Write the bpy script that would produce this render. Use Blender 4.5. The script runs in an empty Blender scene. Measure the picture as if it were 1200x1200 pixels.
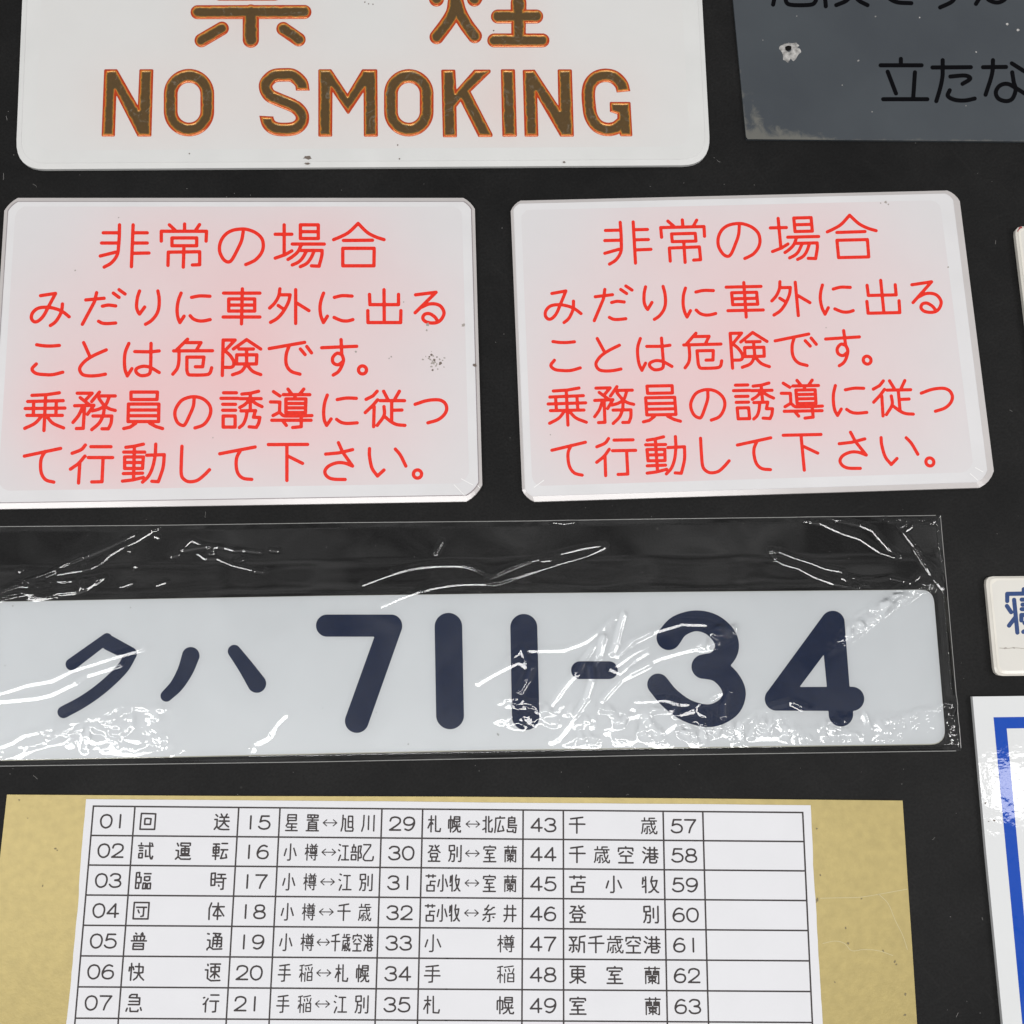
import bpy, math, random
import numpy as np
from mathutils import Vector

random.seed(7)
RNG = np.random.RandomState(11)
SC = bpy.context.scene
COL = SC.collection

# ------------------------------------------------------------------ camera
TILT = math.radians(9.0)
DIST = 0.48
FOC = 1200.0            # focal length in photograph pixels (photograph is 1200 wide)
CAM = Vector((0.0, -DIST * math.sin(TILT), DIST * math.cos(TILT)))
cd = bpy.data.cameras.new("camera")
cd.sensor_width = 36.0
cd.lens = 36.0 * FOC / 1200.0
cd.clip_start = 0.01
cd.clip_end = 100.0
cam = bpy.data.objects.new("camera", cd)
cam.location = CAM
cam.rotation_euler = (TILT, 0, 0)
COL.objects.link(cam)
SC.camera = cam

# ------------------------------------------------------------------ room light
SC.view_settings.view_transform = 'Standard'
SC.view_settings.look = 'None'
SC.view_settings.gamma = 1.0
SC.view_settings.exposure = 0.30
SC.render.resolution_x = 1024
SC.render.resolution_y = 1024
SC.cycles.sample_clamp_indirect = 8.0

world = bpy.data.worlds.new("World")
SC.world = world
world.use_nodes = True
wn = world.node_tree
for n in list(wn.nodes):
    wn.nodes.remove(n)
wo = wn.nodes.new('ShaderNodeOutputWorld')
wb = wn.nodes.new('ShaderNodeBackground')
wtc = wn.nodes.new('ShaderNodeTexCoord')
wno = wn.nodes.new('ShaderNodeTexNoise')
wno.inputs['Scale'].default_value = 13.0
wno.inputs['Detail'].default_value = 4.0
wr = wn.nodes.new('ShaderNodeValToRGB')
wr.color_ramp.elements[0].position = 0.35
wr.color_ramp.elements[0].color = (0.10, 0.10, 0.105, 1)
wr.color_ramp.elements[1].position = 0.68
wr.color_ramp.elements[1].color = (1.05, 1.05, 1.05, 1)
wn.links.new(wtc.outputs['Generated'], wno.inputs['Vector'])
wn.links.new(wno.outputs['Fac'], wr.inputs['Fac'])
wn.links.new(wr.outputs['Color'], wb.inputs['Color'])
wn.links.new(wb.outputs[0], wo.inputs['Surface'])
wb.inputs['Strength'].default_value = 0.56


def panel(x, y, z, sx, sy, radiance, col=(1.0, 0.99, 0.985), rot=(0, 0, 0)):
    l = bpy.data.lights.new("ceiling_lamp", 'AREA')
    l.shape = 'RECTANGLE'
    l.size = sx
    l.size_y = sy
    l.energy = radiance * math.pi * sx * sy
    l.color = col
    o = bpy.data.objects.new("ceiling_lamp", l)
    o.location = (x, y, z)
    o.rotation_euler = rot
    COL.objects.link(o)
    return o


# three ceiling fixtures in a row behind the photographer, one to the right
panel(-1.45, -0.46, 2.0, 1.25, 0.26, 15.0)
panel(0.0, -0.46, 2.0, 1.25, 0.26, 15.0)
panel(2.1, -0.46, 2.0, 1.25, 0.26, 15.0)
panel(1.27, -0.335, 2.0, 0.34, 0.10, 11.0)
panel(2.3, 0.5, 1.7, 0.3, 1.3, 27.0, rot=(0, math.radians(-30), 0))

# ------------------------------------------------------------------ helpers
_ct, _st = math.cos(TILT), math.sin(TILT)


def PW(x, y, z=0.0):
    """place of a photograph pixel on the horizontal plane at height z (metres)"""
    x = np.asarray(x, float)
    y = np.asarray(y, float)
    a = (x - 600.0) / FOC
    b = (600.0 - y) / FOC
    dx = a
    dy = b * _ct + _st
    dz = b * _st - _ct
    t = (z - CAM.z) / dz
    return np.stack([CAM.x + dx * t, CAM.y + dy * t, np.zeros_like(t) + z], -1)


def new_mat(name):
    m = bpy.data.materials.new(name)
    m.use_nodes = True
    b = m.node_tree.nodes['Principled BSDF']
    return m, m.node_tree, b


def simple(name, col, rough=0.5, spec=0.5, noise=0.0, nscale=300.0, coat=0.0, bump=0.0, bscale=800.0, metallic=0.0):
    m, nt, b = new_mat(name)
    b.inputs['Base Color'].default_value = (*col, 1)
    b.inputs['Roughness'].default_value = rough
    b.inputs['Specular IOR Level'].default_value = spec
    b.inputs['Coat Weight'].default_value = coat
    b.inputs['Coat Roughness'].default_value = 0.05
    b.inputs['Metallic'].default_value = metallic
    tc = nt.nodes.new('ShaderNodeTexCoord')
    if noise:
        n = nt.nodes.new('ShaderNodeTexNoise')
        n.inputs['Scale'].default_value = nscale
        n.inputs['Detail'].default_value = 5
        r = nt.nodes.new('ShaderNodeValToRGB')
        r.color_ramp.elements[0].position = 0.3
        r.color_ramp.elements[1].position = 0.7
        r.color_ramp.elements[0].color = (*[c * (1 - noise) for c in col], 1)
        r.color_ramp.elements[1].color = (*[min(1, c * (1 + noise)) for c in col], 1)
        nt.links.new(tc.outputs['Object'], n.inputs['Vector'])
        nt.links.new(n.outputs['Fac'], r.inputs['Fac'])
        nt.links.new(r.outputs['Color'], b.inputs['Base Color'])
    if bump:
        n = nt.nodes.new('ShaderNodeTexNoise')
        n.inputs['Scale'].default_value = bscale
        n.inputs['Detail'].default_value = 3
        bp = nt.nodes.new('ShaderNodeBump')
        bp.inputs['Strength'].default_value = 1.0
        bp.inputs['Distance'].default_value = bump
        nt.links.new(tc.outputs['Object'], n.inputs['Vector'])
        nt.links.new(n.outputs['Fac'], bp.inputs['Height'])
        nt.links.new(bp.outputs['Normal'], b.inputs['Normal'])
    return m


def thing(name, label, cat, px, py, group=None):
    o = bpy.data.objects.new(name, None)
    p = PW(px, py, 0.0)
    o.location = tuple(p)
    o.empty_display_size = 0.02
    o['label'] = label
    o['category'] = cat
    if group:
        o['group'] = group
    COL.objects.link(o)
    return o


def add_mesh(name, verts, faces, mat, parent=None, smooth=False, cols=None):
    me = bpy.data.meshes.new(name)
    v = np.asarray(verts, float)
    if parent is not None:
        off = np.array(parent.matrix_world.translation if parent.parent else parent.location)
        v = v - off
    me.from_pydata(v.tolist(), [], faces)
    if cols is not None:
        at = me.color_attributes.new('tint', 'FLOAT_COLOR', 'POINT')
        c = np.ones((len(v), 4), np.float32)
        c[:, :3] = np.asarray(cols, np.float32).reshape(len(v), -1)
        at.data.foreach_set('color', c.ravel())
    if smooth:
        me.polygons.foreach_set('use_smooth', [True] * len(me.polygons))
    me.materials.append(mat)
    o = bpy.data.objects.new(name, me)
    COL.objects.link(o)
    if parent is not None:
        o.parent = parent
    me.update()
    return o


def spline(pts, n=5):
    p = np.array(pts, float)
    if len(p) < 3:
        return p
    q = np.vstack([2 * p[0] - p[1], p, 2 * p[-1] - p[-2]])
    out = []
    for i in range(1, len(q) - 2):
        a, b, c, d = q[i - 1], q[i], q[i + 1], q[i + 2]
        for k in range(n):
            t = k / n
            out.append(0.5 * (2 * b + (c - a) * t + (2 * a - 5 * b + 4 * c - d) * t * t + (3 * b - a - 3 * c + d) * t ** 3))
    out.append(p[-1])
    return np.array(out)


def parse(txt):
    """pen strokes: '@ox,oy,s' sets tile origin and scale, '~' a smooth stroke, 'o cx,cy,r' a ring, '#' closed"""
    ox = oy = 0.0
    s = 10.0
    out = []
    for part in txt.replace('\n', ' ').split(';'):
        part = part.strip()
        if not part:
            continue
        if part[0] == '@':
            hd, _, part = part.partition(' ')
            v = [float(q) for q in hd[1:].split(',')]
            ox, oy = v[0], v[1]
            s = v[2] if len(v) > 2 else 10.0
            part = part.strip()
            if not part:
                continue
        mode = ''
        if part[0] in '~o#':
            mode = part[0]
            part = part[1:].strip()
        pts = [[float(q) for q in w.split(',')] for w in part.split()]
        if mode == 'o':
            cx, cy, r = pts[0]
            a = np.linspace(0, 2 * math.pi, 25)
            pts = [[cx + r * math.cos(t), cy + r * math.sin(t)] for t in a]
        if mode == '#':
            pts = pts + [pts[0]]
        pts = [[ox + q[0] / s, oy + q[1] / s] + [w / s for w in q[2:]] for q in pts]
        if mode == '~':
            pts = spline(pts)
        out.append(np.array(pts, float))
    return out


def stroke_field(X, Y, strokes, r):
    D = np.full(X.shape, 1e9)
    for st in strokes:
        if len(st) == 1:
            D = np.minimum(D, np.hypot(X - st[0][0], Y - st[0][1]) - (st[0][2] if st.shape[1] > 2 else r))
            continue
        for a, b in zip(st[:-1], st[1:]):
            dx, dy = b[0] - a[0], b[1] - a[1]
            L2 = dx * dx + dy * dy
            t = np.clip(((X - a[0]) * dx + (Y - a[1]) * dy) / max(L2, 1e-9), 0, 1)
            d = np.hypot(X - a[0] - t * dx, Y - a[1] - t * dy)
            if len(a) > 2:
                d = d - (a[2] + (b[2] - a[2]) * t)
            else:
                d = d - r
            D = np.minimum(D, d)
    return D


def poly_field(X, Y, poly):
    P = np.array(poly, float)
    D = np.full(X.shape, 1e9)
    ins = np.zeros(X.shape, bool)
    n = len(P)
    for i in range(n):
        a, b = P[i], P[(i + 1) % n]
        dx, dy = b - a
        t = np.clip(((X - a[0]) * dx + (Y - a[1]) * dy) / max(dx * dx + dy * dy, 1e-9), 0, 1)
        D = np.minimum(D, np.hypot(X - a[0] - t * dx, Y - a[1] - t * dy))
        c = ((a[1] > Y) != (b[1] > Y))
        with np.errstate(divide='ignore', invalid='ignore'):
            xi = a[0] + (Y - a[1]) * dx / (dy if dy != 0 else 1e-12)
        ins ^= c & (X < xi)
    return np.where(ins, -D, D)


def march(F, x0, y0, h):
    """filled region F<0 of a grid -> vertices (px) and faces"""
    ny, nx = F.shape
    ins = F < 0
    vid = {}
    V = []
    faces = []

    def gv(i, j):
        k = (i, j)
        if k not in vid:
            vid[k] = len(V)
            V.append((x0 + j * h, y0 + i * h))
        return vid[k]

    def ev(i, j, i2, j2):
        k = (i, j, i2, j2) if (i, j) < (i2, j2) else (i2, j2, i, j)
        if k not in vid:
            a, b = F[i, j], F[i2, j2]
            t = a / (a - b)
            t = min(max(t, 0.02), 0.98)
            vid[k] = len(V)
            V.append((x0 + (j + (j2 - j) * t) * h, y0 + (i + (i2 - i) * t) * h))
        return vid[k]

    cnt = ins[:-1, :-1].astype(int) + ins[1:, :-1] + ins[:-1, 1:] + ins[1:, 1:]
    for i, j in np.argwhere(cnt > 0):
        i = int(i)
        j = int(j)
        cs = [(i, j), (i, j + 1), (i + 1, j + 1), (i + 1, j)]
        if cnt[i, j] == 4:
            faces.append([gv(*c) for c in cs][::-1])
            continue
        f = []
        for k in range(4):
            a, b = cs[k], cs[(k + 1) % 4]
            ia, ib = ins[a], ins[b]
            if ia:
                f.append(gv(*a))
            if ia != ib:
                f.append(ev(*a, *b))
        if len(f) >= 3:
            faces.append(f[::-1])
    return np.array(V, float), faces


def merge_flat(V, faces, F, x0, y0, h):
    return V, faces


def glyph(name, strokes, r, z, mat, parent, step=0.5, field=None, box=None, relief=None, tint=None, label=None):
    """one written character as a single clean mesh lying at height z"""
    if box is None:
        allp = np.vstack([s[:, :2] for s in strokes])
        m = r + 2 * step
        if strokes[0].shape[1] > 2:
            m = max(s[:, 2].max() for s in strokes) + 2 * step
        x0, y0 = allp.min(0) - m
        x1, y1 = allp.max(0) + m
    else:
        x0, y0, x1, y1 = box
    xs = np.arange(x0, x1 + step, step)
    ys = np.arange(y0, y1 + step, step)
    X, Y = np.meshgrid(xs, ys)
    fn = field if field else (lambda A, B: stroke_field(A, B, strokes, r))
    F = fn(X, Y)
    V, faces = march(F, x0, y0, step)
    if len(V) == 0:
        return None
    w = PW(V[:, 0], V[:, 1], z)
    cols = None
    if relief or tint:
        d = -fn(V[:, 0], V[:, 1])
        if relief:
            w[:, 2] += relief(d, V)
        if tint:
            cols = tint(d, V)
    o = add_mesh(name, w, faces, mat, parent, smooth=bool(relief), cols=cols)
    if label:
        o['label'] = label
    return o


def offset_poly(P, w):
    """inset a polygon by per-edge widths (edge i runs i -> i+1)"""
    P = np.array(P, float)
    n = len(P)
    area = 0.5 * sum(P[i][0] * P[(i + 1) % n][1] - P[(i + 1) % n][0] * P[i][1] for i in range(n))
    s = 1.0 if area > 0 else -1.0
    if np.isscalar(w):
        w = [w] * n
    L = []
    for i in range(n):
        d = P[(i + 1) % n] - P[i]
        d = d / np.hypot(*d)
        nn = np.array([-d[1], d[0]]) * s
        L.append((P[i] + nn * w[i], d))
    out = []
    for i in range(n):
        p, d = L[i - 1]
        q, e = L[i]
        c = d[0] * e[1] - d[1] * e[0]
        if abs(c) < 1e-6:
            out.append(q)
        else:
            t = ((q[0] - p[0]) * e[1] - (q[1] - p[1]) * e[0]) / c
            out.append(p + d * t)
    return np.array(out)


def rounded(P, r, seg=4, k_=1.0):
    P = np.array(P, float)
    n = len(P)
    if np.isscalar(r):
        r = [r] * n
    out = []
    for i in range(n):
        a, b, c = P[i - 1], P[i], P[(i + 1) % n]
        u = (a - b) / np.hypot(*(a - b))
        v = (c - b) / np.hypot(*(c - b))
        p, q = b + u * r[i], b + v * r[i]
        md = (p + q) / 2
        b = md + (b - md) * k_
        for k in range(seg + 1):
            t = k / seg
            out.append((1 - t) ** 2 * p + 2 * t * (1 - t) * b + t * t * q)
    return np.array(out)


def loops_mesh(name, loops, mat, parent, cap_top=False, cap_bottom=False, smooth=False):
    """loops: list of (polygon px, z, z_ref): stitched rings, outer to inner"""
    V = []
    F = []
    n = len(loops[0][0])
    for P, z, zr in loops:
        w = PW(P[:, 0], P[:, 1], zr)
        w[:, 2] = z
        V.append(w)
    for k in range(len(loops) - 1):
        for i in range(n):
            j = (i + 1) % n
            F.append([k * n + i, k * n + j, (k + 1) * n + j, (k + 1) * n + i][::-1])
    if cap_top:
        F.append([(len(loops) - 1) * n + i for i in range(n)][::-1])
    if cap_bottom:
        F.append([i for i in range(n)])
    return add_mesh(name, np.vstack(V), F, mat, parent, smooth=smooth)


def face_grid(name, poly, z, mat, parent, step=6.0, tintfn=None, zfn=None):
    P = np.array(poly)
    x0, y0 = P.min(0) - step
    x1, y1 = P.max(0) + step
    X, Y = np.meshgrid(np.arange(x0, x1 + step, step), np.arange(y0, y1 + step, step))
    F = poly_field(X, Y, P)
    V, faces = march(F, x0, y0, step)
    w = PW(V[:, 0], V[:, 1], z)
    if zfn:
        w[:, 2] += zfn(V)
    return add_mesh(name, w, faces, mat, parent, smooth=True, cols=tintfn(V) if tintfn else None)


def stain(parent, mat, cx, cy, r, z, seed=0, name='stain', stretch=1.0, ang=0.0):
    rs = np.random.RandomState(seed)
    n = 14
    a = np.linspace(0, 2 * math.pi, n, endpoint=False)
    rr = r * (0.65 + 0.6 * rs.rand(n))
    x = np.cos(a) * rr * stretch
    y = np.sin(a) * rr
    X = cx + x * math.cos(ang) - y * math.sin(ang)
    Y = cy + x * math.sin(ang) + y * math.cos(ang)
    return add_mesh(name, PW(X, Y, z), [list(range(n))[::-1]], mat, parent)


# tinted material: colour attribute mixes base and a second colour, the pink glow painted round lettering
def tinted(name, base, other, rough=0.3, spec=0.5, coat=0.0, bump=0.0, bscale=300.0, noise=0.04, nscale=60.0):
    m, nt, b = new_mat(name)
    at = nt.nodes.new('ShaderNodeAttribute')
    at.attribute_name = 'tint'
    mx = nt.nodes.new('ShaderNodeMix')
    mx.data_type = 'RGBA'
    mx.inputs['A'].default_value = (*base, 1)
    mx.inputs['B'].default_value = (*other, 1)
    nt.links.new(at.outputs['Fac'], mx.inputs['Factor'])
    tc = nt.nodes.new('ShaderNodeTexCoord')
    n = nt.nodes.new('ShaderNodeTexNoise')
    n.inputs['Scale'].default_value = nscale
    n.inputs['Detail'].default_value = 6
    mr = nt.nodes.new('ShaderNodeMapRange')
    mr.inputs['To Min'].default_value = 1 - noise
    mr.inputs['To Max'].default_value = 1 + noise
    mul = nt.nodes.new('ShaderNodeMix')
    mul.data_type = 'RGBA'
    mul.blend_type = 'MULTIPLY'
    mul.inputs['Factor'].default_value = 1.0
    nt.links.new(tc.outputs['Object'], n.inputs['Vector'])
    nt.links.new(n.outputs['Fac'], mr.inputs['Value'])
    nt.links.new(mx.outputs['Result'], mul.inputs['A'])
    nt.links.new(mr.outputs['Result'], mul.inputs['B'])
    nt.links.new(mul.outputs['Result'], b.inputs['Base Color'])
    b.inputs['Roughness'].default_value = rough
    b.inputs['Specular IOR Level'].default_value = spec
    b.inputs['Coat Weight'].default_value = coat
    b.inputs['Coat Roughness'].default_value = 0.04
    if bump:
        n2 = nt.nodes.new('ShaderNodeTexNoise')
        n2.inputs['Scale'].default_value = bscale
        bp = nt.nodes.new('ShaderNodeBump')
        bp.inputs['Distance'].default_value = bump
        nt.links.new(tc.outputs['Object'], n2.inputs['Vector'])
        nt.links.new(n2.outputs['Fac'], bp.inputs['Height'])
        nt.links.new(bp.outputs['Normal'], b.inputs['Normal'])
    return m


def painted_glow(strokes, sigma, gain):
    """glow of light round the strokes, painted as a tint into the milky plastic"""
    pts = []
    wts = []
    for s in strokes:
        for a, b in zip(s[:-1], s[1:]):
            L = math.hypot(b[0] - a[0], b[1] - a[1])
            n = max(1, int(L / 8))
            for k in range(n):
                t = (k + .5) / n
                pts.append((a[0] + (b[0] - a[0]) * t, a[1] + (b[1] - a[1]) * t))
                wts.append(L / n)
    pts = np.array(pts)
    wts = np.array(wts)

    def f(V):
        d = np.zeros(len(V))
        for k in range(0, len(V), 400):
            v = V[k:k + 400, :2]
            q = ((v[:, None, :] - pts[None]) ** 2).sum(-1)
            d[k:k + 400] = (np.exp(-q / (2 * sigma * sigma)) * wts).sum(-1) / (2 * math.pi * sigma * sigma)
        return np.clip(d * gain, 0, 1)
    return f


# ------------------------------------------------------------------ table
m, nt, b = new_mat('black_table_cloth')
tc = nt.nodes.new('ShaderNodeTexCoord')
n1 = nt.nodes.new('ShaderNodeTexNoise')
n1.inputs['Scale'].default_value = 14
n1.inputs['Detail'].default_value = 8
n1.inputs['Roughness'].default_value = 0.65
r1 = nt.nodes.new('ShaderNodeValToRGB')
r1.color_ramp.elements[0].position = 0.3
r1.color_ramp.elements[0].color = (0.0034, 0.0034, 0.0035, 1)
r1.color_ramp.elements[1].position = 0.72
r1.color_ramp.elements[1].color = (0.0125, 0.0122, 0.0120, 1)
n2 = nt.nodes.new('ShaderNodeTexNoise')
n2.inputs['Scale'].default_value = 900
n2.inputs['Detail'].default_value = 3
r2 = nt.nodes.new('ShaderNodeMapRange')
r2.inputs['From Min'].default_value = 0.3
r2.inputs['From Max'].default_value = 0.7
r2.inputs['To Min'].default_value = 0.7
r2.inputs['To Max'].default_value = 1.35
mul = nt.nodes.new('ShaderNodeMix')
mul.data_type = 'RGBA'
mul.blend_type = 'MULTIPLY'
mul.inputs['Factor'].default_value = 1
# dust specks and pale scuffs
vo = nt.nodes.new('ShaderNodeTexVoronoi')
vo.inputs['Scale'].default_value = 95
vr = nt.nodes.new('ShaderNodeValToRGB')
vr.color_ramp.elements[0].position = 0.0
vr.color_ramp.elements[0].color = (1, 1, 1, 1)
vr.color_ramp.elements[1].position = 0.075
vr.color_ramp.elements[1].color = (0, 0, 0, 1)
vs = nt.nodes.new('ShaderNodeTexNoise')
vs.inputs['Scale'].default_value = 22
vsr = nt.nodes.new('ShaderNodeValToRGB')
vsr.color_ramp.elements[0].position = 0.55
vsr.color_ramp.elements[1].position = 0.75
mm = nt.nodes.new('ShaderNodeMath')
mm.operation = 'MULTIPLY'
mp0 = nt.nodes.new('ShaderNodeMapping')
mp0.inputs['Rotation'].default_value = (0, 0, 0.9)
mp = nt.nodes.new('ShaderNodeMapping')
mp.inputs['Scale'].default_value = (26, 420, 18)
mp1 = nt.nodes.new('ShaderNodeMapping')
mp1.inputs['Rotation'].default_value = (0, 0, -0.5)
mp2 = nt.nodes.new('ShaderNodeMapping')
mp2.inputs['Scale'].default_value = (34, 520, 18)
ns2 = nt.nodes.new('ShaderNodeTexNoise')
ns2.inputs['Scale'].default_value = 1.0
ns2.inputs['Detail'].default_value = 6
ns2.inputs['Distortion'].default_value = 0.5
nmx = nt.nodes.new('ShaderNodeMath')
nmx.operation = 'MAXIMUM'
ns = nt.nodes.new('ShaderNodeTexNoise')
ns.inputs['Scale'].default_value = 1.0
ns.inputs['Detail'].default_value = 6
ns.inputs['Distortion'].default_value = 0.6
sr = nt.nodes.new('ShaderNodeValToRGB')
sr.color_ramp.elements[0].position = 0.60
sr.color_ramp.elements[1].position = 0.78
sm = nt.nodes.new('ShaderNodeMath')
sm.operation = 'MULTIPLY'
sm.inputs[1].default_value = 0.045
mx = nt.nodes.new('ShaderNodeMath')
mx.operation = 'MAXIMUM'
mixc = nt.nodes.new('ShaderNodeMix')
mixc.data_type = 'RGBA'
mixc.inputs['B'].default_value = (0.085, 0.082, 0.078, 1)
L = nt.links.new
for q in (n1, n2, vo, vs, mp0, mp1):
    L(tc.outputs['Object'], q.inputs['Vector'])
L(n1.outputs['Fac'], r1.inputs['Fac'])
L(n2.outputs['Fac'], r2.inputs['Value'])
L(r1.outputs['Color'], mul.inputs['A'])
L(r2.outputs['Result'], mul.inputs['B'])
L(vo.outputs['Distance'], vr.inputs['Fac'])
L(vs.outputs['Fac'], vsr.inputs['Fac'])
L(vr.outputs['Color'], mm.inputs[0])
L(vsr.outputs['Color'], mm.inputs[1])
L(mp.outputs['Vector'], ns.inputs['Vector'])
L(mp0.outputs['Vector'], mp.inputs['Vector'])
L(mp1.outputs['Vector'], mp2.inputs['Vector'])
L(mp2.outputs['Vector'], ns2.inputs['Vector'])
L(ns.outputs['Fac'], nmx.inputs[0])
L(ns2.outputs['Fac'], nmx.inputs[1])
L(nmx.outputs[0], sr.inputs['Fac'])
L(sr.outputs['Color'], sm.inputs[0])
L(mm.outputs[0], mx.inputs[0])
L(sm.outputs[0], mx.inputs[1])
L(mx.outputs[0], mixc.inputs['Factor'])
L(mul.outputs['Result'], mixc.inputs['A'])
L(mixc.outputs['Result'], b.inputs['Base Color'])
b.inputs['Roughness'].default_value = 0.62
b.inputs['Specular IOR Level'].default_value = 0.16
bp = nt.nodes.new('ShaderNodeBump')
bp.inputs['Distance'].default_value = 0.00022
L(n2.outputs['Fac'], bp.inputs['Height'])
L(bp.outputs['Normal'], b.inputs['Normal'])
MAT_TABLE = m
tv = [(-.9, -.7, 0), (.9, -.7, 0), (.9, .7, 0), (-.9, .7, 0), (-.9, -.7, -.03), (.9, -.7, -.03), (.9, .7, -.03), (-.9, .7, -.03)]
table = add_mesh('table_surface', tv, [[0, 1, 2, 3], [7, 6, 5, 4], [0, 4, 5, 1], [1, 5, 6, 2], [2, 6, 7, 3], [3, 7, 4, 0]], MAT_TABLE)
table['kind'] = 'structure'

# dust and lint lying on the black top
MAT_LINT = simple('pale_lint', (0.30, 0.29, 0.28), rough=.9, spec=.1)
V, FF = [], []
rl = np.random.RandomState(21)
for k in range(560):
    x, y = rl.rand() * 1500 - 150, rl.rand() * 1500 - 150
    n = 2 if k % 5 else 5
    a = rl.rand() * 6.28
    L_ = (0.5 + rl.rand() * 1.2) if n == 2 else 3 + rl.rand() * 7
    hw = (0.12 + 0.25 * rl.rand()) if n == 2 else 0.10 + 0.08 * rl.rand()
    c = np.array([x, y])
    i0 = len(V)
    for q in range(n):
        d = np.array([math.cos(a), math.sin(a)])
        m_ = np.array([-d[1], d[0]]) * hw
        for s_ in (m_, -m_):
            V.append(PW(c[0] + s_[0], c[1] + s_[1], 0.00012))
        if q:
            b0 = i0 + q * 2
            FF.append([b0 - 2, b0, b0 + 1, b0 - 1])
        c = c + d * L_ / n
        a += (rl.rand() - .5) * 0.9
lint = add_mesh('lint', V, FF, MAT_LINT)
lint['kind'] = 'stuff'
lint['label'] = 'tiny pale lint fibres and dust specks on the black table top'
lint['category'] = 'lint'

table['label'] = 'matt black table top with fine scuffs and dust under the signs'

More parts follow.
